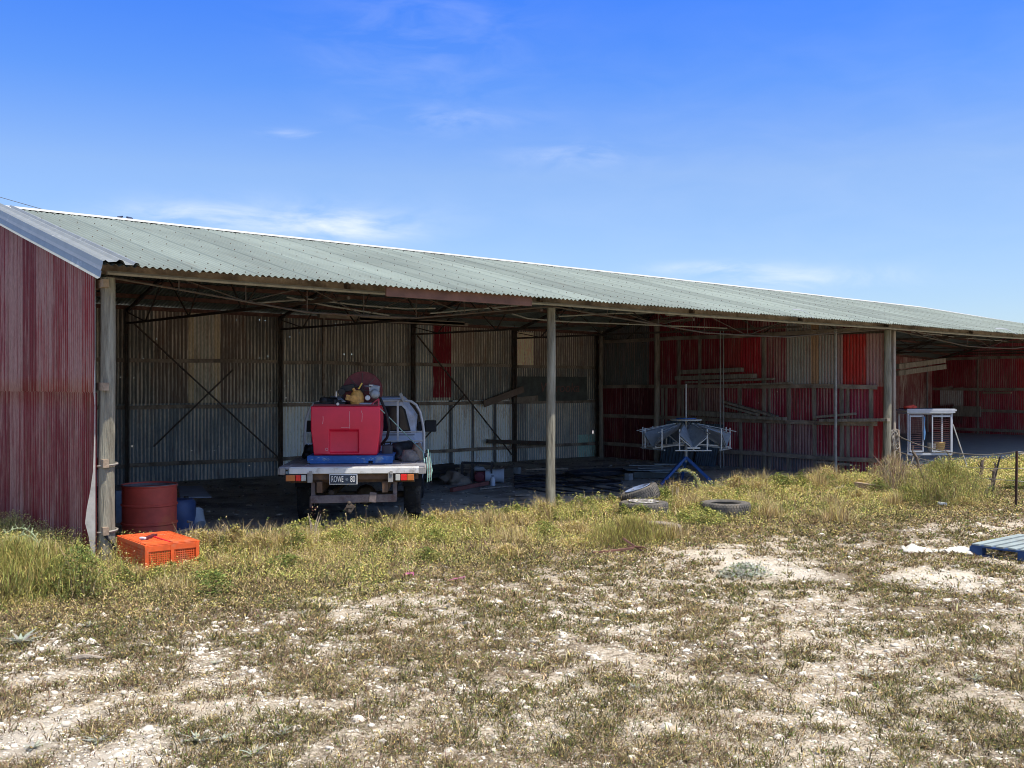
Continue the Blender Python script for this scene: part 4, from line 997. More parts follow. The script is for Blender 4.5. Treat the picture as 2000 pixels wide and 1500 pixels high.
# cab
def loft(mb, secs, cap=True):
    n = len(secs[0]); base = len(mb.v)
    for s_ in secs: mb.v += [tuple(p) for p in s_]
    for i in range(len(secs) - 1):
        for k in range(n):
            a = base + i * n + k; c = base + i * n + (k + 1) % n; mb.f.append((a, c, c + n, a + n))
    if cap: mb.f.append(tuple(base + k for k in reversed(range(n)))); mb.f.append(tuple(base + (len(secs) - 1) * n + k for k in range(n)))
def sec(y, hw0, z0, hw1, z1, r=.05):
    return [Vector(p) for p in ((-hw0, y, z0), (hw0, y, z0), (hw0 + .01, y, (z0 + z1) / 2), (hw1, y, z1 - r), (hw1 - r, y, z1), (-hw1 + r, y, z1), (-hw1, y, z1 - r), (-hw0 - .01, y, (z0 + z1) / 2))]
b = MB(); loft(b, [sec(2.36, .76, .48, .74, 1.16), sec(2.5, .85, .45, .85, 1.19), sec(3.85, .86, .45, .85, 1.19), sec(3.95, .80, .45, .75, 1.14), sec(4.7, .78, .5, .70, 1.02), sec(4.85, .74, .5, .66, .92)])
b.build('cab_body', cabin_paint, truck, smooth=True)
b = MB(); loft(b, [sec(2.37, .745, 1.16, .60, 1.66, .06), sec(2.44, .76, 1.16, .63, 1.73, .07), sec(2.8, .765, 1.16, .64, 1.75, .07), sec(3.3, .765, 1.16, .63, 1.73, .07), sec(3.95, .75, 1.13, .71, 1.17, .02)])
b.build('cab_roof', cabin_paint, truck, smooth=True)
def hwz(z): return .75 + (z - 1.16) / .5 * (-.14)
b = MB(); yy = 2.355
b.add([(-.66, yy, 1.21), (.66, yy, 1.21), (.575, yy, 1.54), (.53, yy, 1.585), (-.53, yy, 1.585), (-.575, yy, 1.54)], [(0, 1, 2, 3, 4, 5)]); b.build('rear_window', glass, truck)
b = MB(); b.add([(-.69, yy + .003, 1.19), (.69, yy + .003, 1.19), (.60, yy + .003, 1.55), (.545, yy + .003, 1.605), (-.545, yy + .003, 1.605), (-.60, yy + .003, 1.55)], [(0, 1, 2, 3, 4, 5)]); b.build('window_seal', black_m, truck)
b = MB()
for sx in (-1, 1):
    b.add([(sx * .785, 2.5, 1.195), (sx * .90, 3.7, 1.195), (sx * .775, 3.3, 1.64), (sx * .655, 2.6, 1.66)], [(0, 1, 2, 3) if sx > 0 else (3, 2, 1, 0)])
b.build('side_window', glass, truck)
b = MB()
for i, z in enumerate((1.16, 1.05, 1.0)): b.box((0, 2.353, z), (1.48, .012, .014))
b.build('body_crease', mat('crease_shadow_grey', (.14, .18, .27), .5, var=.1), truck)
q = T(841, 832, 3.6)
mr_ = MB(); mr_.box((q.x, 3.6, q.z), (.19, .08, .19)); mr_.bar((.8, 3.62, 1.25), (q.x - .05, 3.62, q.z - .04), .03, .03); mr_.build('side_mirror', black_m, truck, bevel=.025)
mr_ = MB(); mr_.box((-q.x, 3.6, q.z), (.19, .08, .19)); mr_.bar((-.8, 3.62, 1.25), (-q.x + .05, 3.62, q.z - .04), .03, .03); mr_.build('side_mirror', black_m, truck, bevel=.025)
q = T(785, 770, 2.15); b = MB(); b.bar(T(781, 768, 2.15), T(790, 785, 2.15), .055, .05); b.build('work_light', mat('dull_white_lamp', (.45, .45, .42), .5, var=.1), truck, bevel=.008)

def tth(name, label, cat, loc, m=None):        # a thing resting on the truck tray, turned as the truck is
    w = TO + TR * loc[0] + TF * loc[1]; return thing(name, label, cat, (w.x, w.y, loc[2]), TZ)
# blue pallet
xa, xb = T(600, 900, .4).x, T(768, 900, .4).x
pal = tth('wooden_pallet', 'worn blue pallet on the truck tray under the crimson tank', 'pallet', ((xa + xb) / 2, .4, .873))
W = xb - xa
b = MB(); 
for i in range(7): b.box((0, .05 + i * .16, .093), (W, .11, .018))
b.build('deck_board', blue_paint, pal)
b = MB()
for x in (-W / 2 + .07, 0, W / 2 - .07):
    for y in (.05, .52, 1.0): b.box((x, y, .048), (.13, .10, .072))
b.box((-.12, .04, .048), (.08, .1, .072)); b.box((.12, .04, .048), (.08, .1, .072))
b.build('block', blue_paint, pal)
b = MB(); b.box((0, -.005, .066), (W, .016, .055)); b.box((-.0, -.002, .02), (W * .42, .018, .03)); b.box((-W / 2 + .2, -.004, .02), (.32, .018, .03)); b.box((W / 2 - .14, -.004, .02), (.26, .018, .035)); b.build('front_board', blue_paint, pal)
b = MB(); 
for i in range(26):
    x = random.uniform(-.52, -.24) if i < 16 else random.uniform(.1, .45); b.box((x, -.0145, .066 + random.uniform(-.018, .02)), (random.uniform(.01, .05), .002, random.uniform(.003, .007)), (0, random.uniform(-.5, .5), 0))
b.build('paint_scrape', mat('chalky_blue_scrape', (.28, .38, .5), .9, var=.2), pal)
# spray unit
xc = (T(608, 800, .55).x + T(742, 800, .55).x) / 2
su = tth('spray_tank', 'crimson plastic spray tank with yellow pump engine and hose reel on top', 'tank', (xc, .52, .977))
Wt, Wb, Ht, Dt = .462, .42, .66, .78
def hw(z): return Wb + (Wt - Wb) * min(1, z / Ht * 1.9)
xr0, xr1, zr0, zr1 = -.215, .175, .03, .345
def FV(x, z, y=0): return (x, y, z)
zs = [0, zr0, zr1, Ht]
vs = []; fs = []
b = MB()
grid = []
for z in zs: grid.append([(-hw(z), 0, z), (xr0, 0, z), (xr1, 0, z), (hw(z), 0, z)])
vs = [p for r_ in grid for p in r_]
idx = lambda i, j: i * 4 + j
for i in range(3):
    for j in range(3):
        if i == 1 and j == 1: continue
        fs.append((idx(i, j), idx(i, j + 1), idx(i + 1, j + 1), idx(i + 1, j)))
n0 = len(vs); d_ = .05
vs += [(xr0 + .006, d_, zr0 + .01), (xr1 - .006, d_, zr0 + .01), (xr1 - .006, d_, zr1 - .02), (xr0 + .006, d_, zr1 - .02)]
o_ = [idx(1, 1), idx(1, 2), idx(2, 2), idx(2, 1)]
fs += [(n0, n0 + 1, n0 + 2, n0 + 3)] + [(o_[k], o_[(k + 1) % 4], n0 + (k + 1) % 4, n0 + k) for k in range(4)]
n1 = len(vs)
for z in zs: vs += [(-hw(z), Dt, z), (hw(z), Dt, z)]
for i in range(3):
    fs.append((n1 + 2 * i + 1, n1 + 2 * i, n1 + 2 * i + 2, n1 + 2 * i + 3))
    fs.append((n1 + 2 * i, idx(i, 0), idx(i + 1, 0), n1 + 2 * i + 2)); fs.append((idx(i, 3), n1 + 2 * i + 1, n1 + 2 * i + 3, idx(i + 1, 3)))
fs.append((idx(0, 0), n1, n1 + 1, idx(0, 3), idx(0, 2), idx(0, 1))); fs.append((idx(3, 0), idx(3, 1), idx(3, 2), idx(3, 3), n1 + 7, n1 + 6))
b.add(vs, fs); tk = b.build('tank', red_plastic, su, bevel=.022); tk.modifiers['b'].segments = 4; tk.modifiers['b'].angle_limit = math.radians(25); tk.data.shade_smooth()
sc_m = mat('pink_scuff', (.80, .35, .38), .6, var=.2)
b = MB()
for (x, z0, z1) in ((-.30, .42, .53), (.055, .36, .59), (.22, .45, .6)):
    for k in range(5): zz = z0 + (z1 - z0) * k / 5; b.box((x + random.uniform(-.004, .004), -.0015, zz + (z1 - z0) / 10), (.0055, .003, (z1 - z0) / 5))
b.box((.0, -.0015, .375), (.12, .003, .004)); b.lathe([(.014, 0), (.02, 0)], 14, Matrix.Translation((-.25, -.002, .08)) @ MX); b.build('scuff', sc_m, tk)
b = MB(); b.box((-.22, .3, Ht + .025), (.42, .45, .05)); b.lathe([(.12, 0), (.12, .05), (.10, .07), (.0, .07)], 20, Matrix.Translation((-.26, .35, Ht + .045))); b.lathe([(.06, 0), (.065, .03), (.05, .075), (.0, .08)], 16, Matrix.Translation((-.30, .12, Ht + .04)))
b.build('lid', black_m, su, bevel=.008)
b = MB(); b.box((.0, .1, Ht + .012), (.86, .22, .022)); b.build('mounting_frame', mat('dark_red_frame', (.18, .02, .03), .6, var=.2), su)
def TL(px, py, y): 
    p = T(px, py, .52 + y); return Vector((p.x - xc, y, p.z - .977))
eng = MB(); e0 = TL(697, 793, .12)
eng.lathe([(0, 0), (.085, 0), (.095, .03), (.095, .10), (.08, .15), (.05, .19), (0, .20)], 16, Matrix.Translation((e0.x, .14, Ht + .02)))
eng.lathe([(0, .05), (.05, .045), (.055, 0), (.06, -.1), (.075, -.12), (.075, -.2), (0, -.2)], 14, Matrix.Translation((e0.x - .03, .08, Ht + .10)) @ MX)
eng.box((e0.x - .10, .12, Ht + .11), (.09, .1, .07), (0, .3, 0)); eng.tube([(e0.x - .02, .1, Ht + .19), (e0.x - .05, .1, Ht + .24)], .02, 6)
eo = eng.build('pump_engine', yellow_m, su, smooth=True)
b = MB(); q = TL(680, 758, .15); b.box((q.x, .18, q.z), (.17, .14, .09), (0, -.2, 0)); b.lathe([(0, 0), (.05, 0), (.05, .08), (0, .08)], 12, Matrix.Translation((q.x - .08, .12, q.z - .05)) @ MX); b.box((q.x + .1, .16, q.z + .02), (.14, .05, .03), (0, .15, 0)); q = TL(650, 788, .1); b.tube([(q.x - .12, .1, Ht + .045), (q.x + .02, .08, Ht + .05), (q.x + .12, .1, Ht + .06)], .022, 6); b.lathe([(.03, 0), (.03, .06), (0, .065)], 10, Matrix.Translation((q.x + .03, .08, Ht + .03)))
b.build('air_filter', black_m, eo, bevel=.01)
b = MB(); q = TL(703, 753, .12); b.bar(q + Vector((-.02, 0, -.05)), q + Vector((.03, 0, .035)), .024, .02); b.build('lever', mat('yellow_lever', (.72, .48, .08), .5, var=.1), eo, bevel=.005)
b = MB(); q = TL(722, 756, .12); b.add([q + Vector(p) for p in ((-.075, 0, .012), (.0, -.02, .0), (.06, 0, .02), (.06, .05, .025), (-.075, .05, .02))], [(0, 1, 2, 3, 4)]); b.box(q + Vector((.02, 0, .025)), (.05, .03, .015)); b.bar(q, q + Vector((.01, .02, -.07)), .025, .02); b.box(TL(657, 770, .1), (.018, .012, .075)); b.lathe([(0, 0), (.02, 0), (.02, .015), (0, .015)], 10, Matrix.Translation(TL(660, 789, .0)) @ MX); b.build('bracket', mat('light_metal', (.6, .6, .6), .4, .3, var=.1), eo)
b = MB(); q = TL(718, 777, .05); b.lathe([(0, .02), (.03, .018), (.037, 0), (.03, -.03)], 16, Matrix.Translation(q) @ MX); b.build('filler_cap', white_plastic, eo, smooth=True)
b = MB(); q = TL(732, 765, .2); b.box(q + Vector((.0, 0, .02)), (.12, .16, .14), (0, .2, 0)); b.lathe([(0, 0), (.06, 0), (.07, .05), (.05, .09), (0, .1)], 12, Matrix.Translation(q + Vector((.01, -.08, -.03))) @ MX); b.box(TL(716, 790, .12), (.2, .12, .05)); b.build('pump', galv_dull, eo, bevel=.012)
b = MB(); q = TL(740, 785, .05)
b.bar((q.x, .02, Ht), (q.x + .0, .02, Ht + .10), .02, .02); b.bar((q.x - .1, .02, Ht + .02), (q.x, .02, Ht + .1), .015, .015); b.build('guard', mat('red_guard', (.45, .03, .06), .5, var=.1), eo)
q = TL(709, 763, .55)
rl = MB()
for yy in (-.13, .13): rl.lathe([(.02, yy - .004), (.265, yy - .004), (.268, yy), (.265, yy + .004), (.02, yy + .004)], 40, Matrix.Translation((q.x, .55, q.z)) @ MX)
for k in range(9):
    rl.lathe([(.19 + .02 * math.cos(a), -.115 + .029 * k + .014 * math.sin(a)) for a in [j * PI / 3 for j in range(7)]], 36, Matrix.Translation((q.x, .55, q.z)) @ MX)
ro = rl.build('hose_reel', reel_red, su, smooth=True)
b = MB()
for k in range(8):
    a = k * PI / 4; b.bar((q.x, .413, q.z), (q.x + .25 * math.cos(a), .413, q.z + .25 * math.sin(a)), .012, .01)
b.bar((q.x - .18, .55, Ht), (q.x, .55, q.z), .03, .34); b.build('reel_stand', dark_steel, ro)
b = MB(); b.tube([TL(742, 776, .25), TL(750, 795, .22), TL(757, 815, .2), TL(760, 835, .2), TL(756, 855, .25), TL(745, 868, .35)], .02, 8); b.tube([TL(742, 800, .1), TL(741, 840, .2), TL(737, 885, .25)], .013, 6); b.build('hose', black_m, su, smooth=True)
# loose gear on the tray
q = T(757, 886, 1.0); o = tth('fuel_can', 'dark grey rounded can standing right of the crimson tank', 'can', (q.x, .95, .873)); 
b = MB(); b.box((0, 0, .11), (.15, .2, .22)); b.build('body', mat('charcoal_plastic', (.06, .06, .07), .6, var=.2), o, bevel=.03); b = MB(); b.tube([(-.04, -.05, .21), (-.04, -.05, .25), (.04, .05, .25), (.04, .05, .21)], .012, 6); b.build('handle', black_m, o)
def lump(name, label, cat, loc, r, m, on_truck=True, seed=0, sub=3, rough=.35):
    bm = bmesh.new(); bmesh.ops.create_icosphere(bm, subdivisions=sub, radius=1)
    from mathutils import noise as mn
    for v in bm.verts:
        n_ = mn.fractal(v.co * 1.4 + Vector((seed, 0, 0)), 1, 2, 4); k_ = 1 + rough * n_
        v.co = Vector((v.co.x * r[0] * k_, v.co.y * r[1] * k_, max(v.co.z, -.55) * r[2] * k_ + r[2] * .5))
    me = bpy.data.meshes.new(name); bm.to_mesh(me); bm.free(); me.shade_smooth(); me.materials.append(m)
    o = bpy.data.objects.new(name, me); COL.objects.link(o); tag(o, label, cat)
    if on_truck: w = TO + TR * loc[0] + TF * loc[1]; o.location = (w.x, w.y, loc[2]); o.rotation_euler = (0, 0, TZ)
    else: o.location = loc
    return o
q = T(797, 895, 1.0); lump('canvas_bundle', 'crumpled dark tarpaulin heap at the right side of the truck tray', 'tarpaulin', (q.x - .08, 1.45, .87), (.28, .35, .15), mat('black_tarpaulin', (.02, .022, .028), .45, var=.4), seed=3, rough=.7)
q = T(798, 893, .85); lump('rock', 'grey-brown lump of rock on the right of the truck tray', 'rock', (q.x, .85, .87), (.125, .12, .10), rock_m, seed=8, rough=.35)
q = T(819, 880, 1.2); lump('dusty_sack', 'brown dusty sack leaning at the right edge of the truck tray', 'sack', (q.x - .03, 1.1, .87), (.08, .25, .16), brown_card, seed=5, rough=.3)
q = T(604, 885, 1.6); lump('black_bag', 'black scrunched bag behind the left end of the blue pallet', 'bag', (q.x, 1.6, .87), (.10, .18, .13), black_m, seed=12, rough=.5)
# rope from tank to the tray rail, hanging down
o = tth('rope', 'pale green rope running from the crimson tank down over the tray side', 'rope', (.9, .6, .873)); off = Vector((-.9, -.6, -.873))
b = MB(); pts = [T(742, 798, .6), T(765, 820, .9), T(794, 850, 1.1), T(812, 868, .9), T(826, 882, .7), T(829, 900, .55), T(826, 925, .5)]; b.tube([p + off for p in pts], .008, 5); b.build('strand', rope_m, o)
for k in range(5):
    xx = .945 + .012 * k; b = MB(); pts = [(xx, .45 + .05 * k, .95 + .05 * (k % 3)), (xx + .02, .43 + .05 * k, .8), (xx + .015, .44 + .05 * k, .62 + .05 * (k % 2)), (xx + .03, .5 + .05 * k, .75), (xx, .55 + .05 * k, .92)]
    b.tube([Vector(p) + off for p in pts], .007, 5); b.build('strand', wire_m if k % 2 else rope_m, o)

# ------------------------------------------------------------------ DRUM, BARREL, SMALL THINGS AT LEFT
dp = atT(292, 755, 12.45)
o = thing('steel_drum', 'faded red steel drum, open at the top, behind the orange crate', 'drum', (dp.x, dp.y, 0))
b = MB(); b.lathe([(.30, 0), (.335, .01), (.33, .03), (.325, .05), (.325, .19), (.338, .2), (.338, .215), (.325, .225), (.325, .42), (.338, .43), (.338, .445), (.325, .455), (.327, .66), (.335, .665), (.337, .68), (.328, .688), (.32, .68), (.316, .6), (.31, .06), (0, .05)], 48, cap0=True)
b.build('shell', drum_red, o, smooth=True)
b = MB(); b.lathe([(.30, .64), (.322, .675), (.337, .69), (.34, .682)], 48); b.build('rim', mat('bare_rim_steel', (.16, .14, .14), .6, .3, var=.4, scale=10), o)
q = G(362, 1047); o = thing('plastic_barrel', 'small navy blue barrel half hidden behind the red drum', 'barrel', (q.x + .1, q.y + .5, 0))
b = MB(); b.lathe([(.18, 0), (.21, .03), (.22, .2), (.215, .38), (.18, .42), (0, .43)], 28, cap0=True); b.build('body', mat('navy_plastic', (.03, .06, .16), .5, var=.2), o, smooth=True); b = MB(); b.lathe([(0, .45), (.03, .45), (.035, .425)], 12, Matrix.Translation((.1, 0, 0))); b.build('bung', black_m, o)
A = atT(352, 973, 13.3); B = atT(413, 972, 13.3); Cc_ = atT(393, 950, 15.2); D_ = atT(348, 951, 15.2)
b = MB(); up = Vector((0, 0, .012)); b.add([A, B, Cc_, D_, A + up, B + up, Cc_ + up, D_ + up], [(3, 2, 1, 0), (4, 5, 6, 7), (0, 1, 5, 4), (1, 2, 6, 5), (2, 3, 7, 6), (3, 0, 4, 7)])
tag(b.build('flat_board', slate), 'slate-grey flat board lying on top of the navy barrel', 'board')
o = thing('grey_bucket', 'pale grey bucket tipped on its side on the shed floor', 'bucket', G(389, 1037)); o.location.z = .10
b = MB(); b.lathe([(0, .0), (.085, 0), (.11, .2), (.117, .205), (.115, .212), (.103, .2), (.08, .01), (0, .01)], 24, Matrix.Translation((.02, .04, -.03)) @ Matrix.Rotation(math.radians(-38), 4, Vector((.78, -.63, 0))) @ Matrix.Rotation(math.radians(-28), 4, Vector((.63, .78, 0)))); b.build('body', mat('blue_grey_plastic', (.30, .36, .43), .5, var=.1), o, smooth=True)
a_ = G(352, 1052, .12); c_ = G(424, 1038, .03)
o = thing('thin_pipe', 'thin grey pipe lying on the floor behind the orange crate', 'pipe', a_); b = MB(); b.tube([(0, 0, 0), c_ - a_], .016, 8); b.build('tube', mat('light_grey_pipe', (.42, .42, .40), .5, var=.1), o); b = MB(); e_ = (c_ - a_); b.tube([e_ * .35, e_ * .35 + Vector((0, 0, .06))], .007, 5); b.tube([e_ * .55 - e_ * .04, e_ * .6], .021, 8); b.build('fitting', wire_m, o)
q = G(356, 1052); o = thing('iron_bar', 'short rusty bar with a curled end beside the red drum', 'scrap', (q.x, q.y + .1, .04)); b = MB(); b.tube([(-.08, 0, .03), (.1, .05, .04), (.16, .07, .05), (.2, .1, .13), (.14, .1, .14)], .018, 6); b.build('bar', rail_wood, o)
b = MB(); q = atT(233, 964, 14.0); b.box((0, 0, .1), (.25, .15, .45)); o = b.build('grey_block', slate, None, bevel=.01, loc=(q.x + .05, q.y, .12)); tag(o, 'grey block seen between the first post and the red drum', 'block')

# ORANGE POULTRY CRATE
cx0, cx1, cy0, cy1 = 3.43, 3.96, 10.12, 10.97; ch = .275
o = thing('poultry_crate', 'bright orange slatted plastic poultry crate by the first post', 'crate', ((cx0 + cx1) / 2, (cy0 + cy1) / 2, g1(3.7, 10.5)))
w_, l_ = (cx1 - cx0), (cy1 - cy0)
b = MB()
for sx in (-1, 1):
    b.box((sx * (w_ / 2), 0, .02), (.02, l_, .04)); b.box((sx * (w_ / 2), 0, ch - .02), (.02, l_, .03))
    for k in range(30): b.box((sx * w_ / 2, -l_ / 2 + .03 + k * (l_ - .06) / 29, ch / 2), (.012, .012, ch - .05))
    for k in range(8): b.box((sx * w_ / 2, 0, .04 + k * .028), (.010, l_, .008))
for z in range(9): b.box((0, -l_ / 2, .03 + z * .022), (w_, .010, .007)); b.box((0, l_ / 2, .03 + z * .022), (w_, .010, .007))
for k in range(22):
    x = -w_ / 2 + .02 + k * (w_ - .04) / 21
    b.box((x, -l_ / 2, .11), (.007, .012, .2)); b.box((x, l_ / 2, .11), (.007, .012, .2))
for sx in (-1, 0, 1):
    for sy in (-1, 1): b.box((sx * w_ / 2 * .985, sy * l_ / 2, ch / 2), (.035, .035, ch - .01))
b.box((0, 0, .012), (w_, l_, .012)); b.build('side_wall', orange_plastic, o)
b = MB()
nx, ny = 9, 13
for i in range(nx + 1): b.box((-w_ / 2 + w_ * i / nx, 0, ch), (.020, l_ + .02, .014))
for j in range(ny + 1): b.box((0, -l_ / 2 + l_ * j / ny, ch + .002), (w_ + .02, .022, .012))
for sx in (-.52, .52): b.box((sx * w_ * .5, -l_ * .42, ch + .006), (w_ * .46, l_ * .12, .016))
b.box((0, -l_ / 2 - .003, ch - .035), (w_ + .02, .02, .06)); b.box((0, -l_ * .3, ch + .004), (w_ * .96, .05, .016))
for sx in (-1, 1): b.box((sx * (w_ / 2 + .004), 0, ch - .004), (.03, l_ + .03, .022))
b.build('lid', orange_plastic, o, bevel=.003)
b = MB(); b.tube([(-.02, -l_ * .43, ch - .07), (-.015, -l_ * .47, ch + .015), (-.015, l_ * .1, ch + .014)], .008, 6); b.build('hinge_rod', red_plastic, o)
b = MB(); b.box((-.17, -.05, ch + .025), (.035, .07, .025), (0, 0, .5)); b.build('catch', white_plastic, o, bevel=.008)
b = MB(); b.box((-.06, .05, ch + .02), (.05, .28, .02), (0, 0, -.7)); b.build('latch', mat('dark_maroon_latch', (.12, .02, .03), .6, var=.1), o)

# ------------------------------------------------------------------ TYRES
def tyre_thing(label, px, py, R, m, z=0, tilt=None, disc=None, w=.21, nm='old_tyre', r=.22):
    q = G(px, py); base = g1(q.x, q.y)
    o = thing(nm, label, 'tyre', (q.x, q.y, base + z), random.random(), None)
    M = Matrix.Translation((0, 0, w / 2 + .01)) if tilt is None else tilt
    b = MB(); tyre(b, R, r, w, M, True, 48); b.build('carcass', m, o)
    if disc:
        b = MB(); b.lathe([(.0, w / 2 - .02), (.06, w / 2 - .02), (.08, w / 2 - .005), (.15, w / 2 - .03), (r - .03, w / 2 - .015), (r + .005, w / 2 + .012), (r + .012, w / 2 + .004)], 32, M); do = b.build('rim', disc, o, smooth=True)
        b = MB()
        for k in range(6): a = k * PI / 3; b.lathe([(0, w / 2 - .004), (.013, w / 2 - .004), (.013, w / 2 - .03)], 8, M @ Matrix.Translation((.105 * math.cos(a), .105 * math.sin(a), 0)))
        b.build('stud', dark_steel, do)
    return o
tyre_thing('grey tyre with a flaking white wheel disc, lying in the weeds left of the others', 1257, 1008, .355, old_tyre_m, -.01, disc=mat('flaking_white_rim', (.62, .61, .58), .6, var=.2, scale=20, dirt=(.09, .08, .075), dirt_amt=.9), w=.2, r=.215)
tyre_thing('bleached brownish tyre sunk in grass in front of the white-rimmed tyre', 1275, 1042, .36, mat('pale_bleached_rubber', (.25, .21, .165), .95, var=.3, scale=9, dirt=(.40, .35, .28), dirt_amt=.5), -.08, w=.2)
tyre_thing('dark empty tyre lying flat among green weeds, the one on the right', 1416, 1008, .365, old_tyre_m, 0.0, w=.2)
tm = Matrix.Translation((0, 0, .19)) @ Matrix.Rotation(-TH, 4, 'Z') @ Matrix.Rotation(math.radians(-1), 4, 'X') @ Matrix.Rotation(math.radians(-20), 4, 'Y')
tyre_thing('wheel with chunky tread and blue rim leaning in the shade by the tyre pile', 1250, 996, .30, old_tyre_m, 0, tilt=tm, disc=mat('pale_blue_rim', (.16, .22, .36), .7, var=.2, dirt=(.06, .06, .07), dirt_amt=.5), w=.23, nm='old_tyre', r=.19).rotation_euler = (0, 0, 0)

# ------------------------------------------------------------------ LAMB MARKING CRADLE (blue tripod with a ring of metal cradles)
cc = Vector((14.9, 13.07, 0))
o = thing('marking_cradle', 'blue tripod stand carrying a ring of grey metal livestock cradles', 'farm machine', cc, -TH)
b = MB(); apex = Vector((0, 0, .52))
for a in (math.radians(200), math.radians(-20), math.radians(90)):
    b.bar(apex, (.56 * math.cos(a), .56 * math.sin(a), .0), .06, .05)
b.build('tripod_leg', deep_blue, o, bevel=.004)
b = MB(); b.tube([(0, 0, .45), (0, 0, 1.95)], .017, 8); b.tube([(0, 0, .42), (0, 0, .8)], .03, 8); b.build('mast', pipe_m, o, smooth=True)
b = MB(); b.lathe([(0, 1.26), (.30, 1.262), (.31, 1.25), (.30, 1.235), (.05, 1.23), (.0, 1.2)], 28); b.build('top_disc', mat('white_worn_disc', (.55, .54, .48), .6, var=.2), o, smooth=True)
b = MB(); b.lathe([(.12, 1.27), (.20, 1.27), (.20, 1.285), (.12, 1.285)], 24); b.build('handwheel', deep_blue, o)
N_ = 6
for k in range(N_):
    a = math.radians(-90 + 360 / N_ * k); R = Matrix.Rotation(a, 4, 'Z')
    b = MB()
    # a folded trough: two wings meeting in a valley, opening wider outwards
    inn, out = .20, .82
    P = [(inn, -.08, 1.17), (inn, 0, 1.06), (inn, .08, 1.17), (out, -.27, 1.0), (out, 0, .74), (out, .27, 1.0), (out + .04, -.30, 1.06), (out + .04, .30, 1.06)]
    b.add([R @ Vector(p) for p in P], [(0, 1, 4, 3), (1, 2, 5, 4)])
    c1 = b.build('cradle', galv_dull, o); md = c1.modifiers.new('s', 'SOLIDIFY'); md.thickness = .006
    b = MB()
    for s_ in (-1, 1):
        b.bar(R @ Vector((out - .02, s_ * .26, 1.10)), R @ Vector((out - .02, s_ * .26, .70)), .022, .022)
        b.bar(R @ Vector((inn, s_ * .08, 1.18)), R @ Vector((out + .1, s_ * .28, 1.03)), .03, .012)
        b.bar(R @ Vector((out - .02, s_ * .26, .95)), R @ Vector((out - .02, 0, .73)), .016, .016)
    b.bar(R @ Vector((out - .02, -.34, .70)), R @ Vector((out - .02, .34, .70)), .03, .02)
    b.bar(R @ Vector((.03, 0, .78)), R @ Vector((out, 0, .72)), .025, .025); b.bar(R @ Vector((out + .02, -.12, .75)), R @ Vector((out + .02, .12, .75)), .025, .03)
    b.build('cradle_frame', galv, c1)
# leaning blue-grey sheets behind it
for (a_, c_, X_, lab) in (((1288, 822), (1352, 915), XP - .5, 'blue-grey iron sheet leaning on the partition behind the tripod'), ((1355, 828), (1398, 912), XP - .35, 'darker blue iron sheet leaning right of the other behind the tripod')):
    A = atX(*a_, X_); B = atX(*c_, X_)
    n = 40; vs = []; 
    for i in range(n):
        y = A.y + (B.y - A.y) * i / (n - 1)
        for zz, xo in ((0, 0), (A.z, .28)): vs.append((X_ + xo + .01 * math.sin(i * 1.57), y, zz))
    b = MB(); b.add(vs, [(2 * i, 2 * i + 1, 2 * i + 3, 2 * i + 2) for i in range(n - 1)]); oo = b.build('leaning_sheet', mat('blue_grey_iron', (.09, .13, .17), .6, .2, var=.3, scale=4)); tag(oo, lab, 'iron sheet'); md = oo.modifiers.new('s', 'SOLIDIFY'); md.thickness = .003

# ------------------------------------------------------------------ THINGS ON THE SHED FLOOR
q = G(930, 945); o = thing('pump_frame', 'black metal frame with a maroon motor inside, on the floor right of the truck', 'machine', q, -TH)
b = MB(); w_, d_, h_ = .62, .4, .40
for x in (-.28, -.08, .30):
    for y in (0, .35): b.bar((x, y, 0), (x, y, h_), .035 if x < .2 else .02, .035)
for y in (0, .35): b.bar((-.30, y, h_), (.34, y, h_ - .02), .03, .025); b.bar((-.28, y, .04), (.3, y, .04), .025, .025)
for x in (-.28, .3): b.bar((x, 0, h_), (x, .35, h_), .025, .025)
b.build('frame', black_steel, o)
b = MB(); b.box((.07, .15, .13), (.22, .22, .2)); b.lathe([(0, 0), (.09, 0), (.10, .03), (.1, .16), (0, .17)], 16, Matrix.Translation((.06, .08, .14)) @ MX); b.build('motor', mat('maroon_motor_paint', (.16, .02, .03), .55, var=.2), o, bevel=.02)
b = MB(); b.box((.05, .15, .29), (.18, .16, .08)); b.tube([(-.05, .1, .28), (0, .08, .33), (.12, .08, .31), (.2, .1, .24)], .02, 6); b.build('air_cleaner', galv_dull, o, bevel=.015)
q = G(968, 944); o = thing('white_drum', 'white plastic drum lying on its side by the black frame', 'drum', (q.x, q.y, .15), -TH)
b = MB(); b.lathe([(0, -.2), (.11, -.2), (.125, -.15), (.125, .10), (.14, .13), (.145, .16), (.12, .165), (.1, .14), (0, .14)], 24, Matrix.Rotation(PI / 2, 4, 'Y')); b.build('body', white_plastic, o, smooth=True)
q = G(956, 948); o = thing('white_bottle', 'white upright bottle in front of the maroon motor', 'bottle', (q.x, q.y - .1, 0), 0)
b = MB(); b.lathe([(.045, 0), (.05, .02), (.05, .13), (.03, .16), (.02, .17), (.02, .18)], 16, cap0=True, cap1=True); b.build('body', white_plastic, o, smooth=True); b = MB(); b.lathe([(.024, .175), (.024, .2), (0, .2)], 12); b.build('cap', slate, o)
q = G(900, 948); lump('brown_sack', 'brown torn sack slumped left of the black frame', 'sack', (q.x, q.y + .2, 0), (.24, .18, .15), brown_card, False, 21, 3, .9)
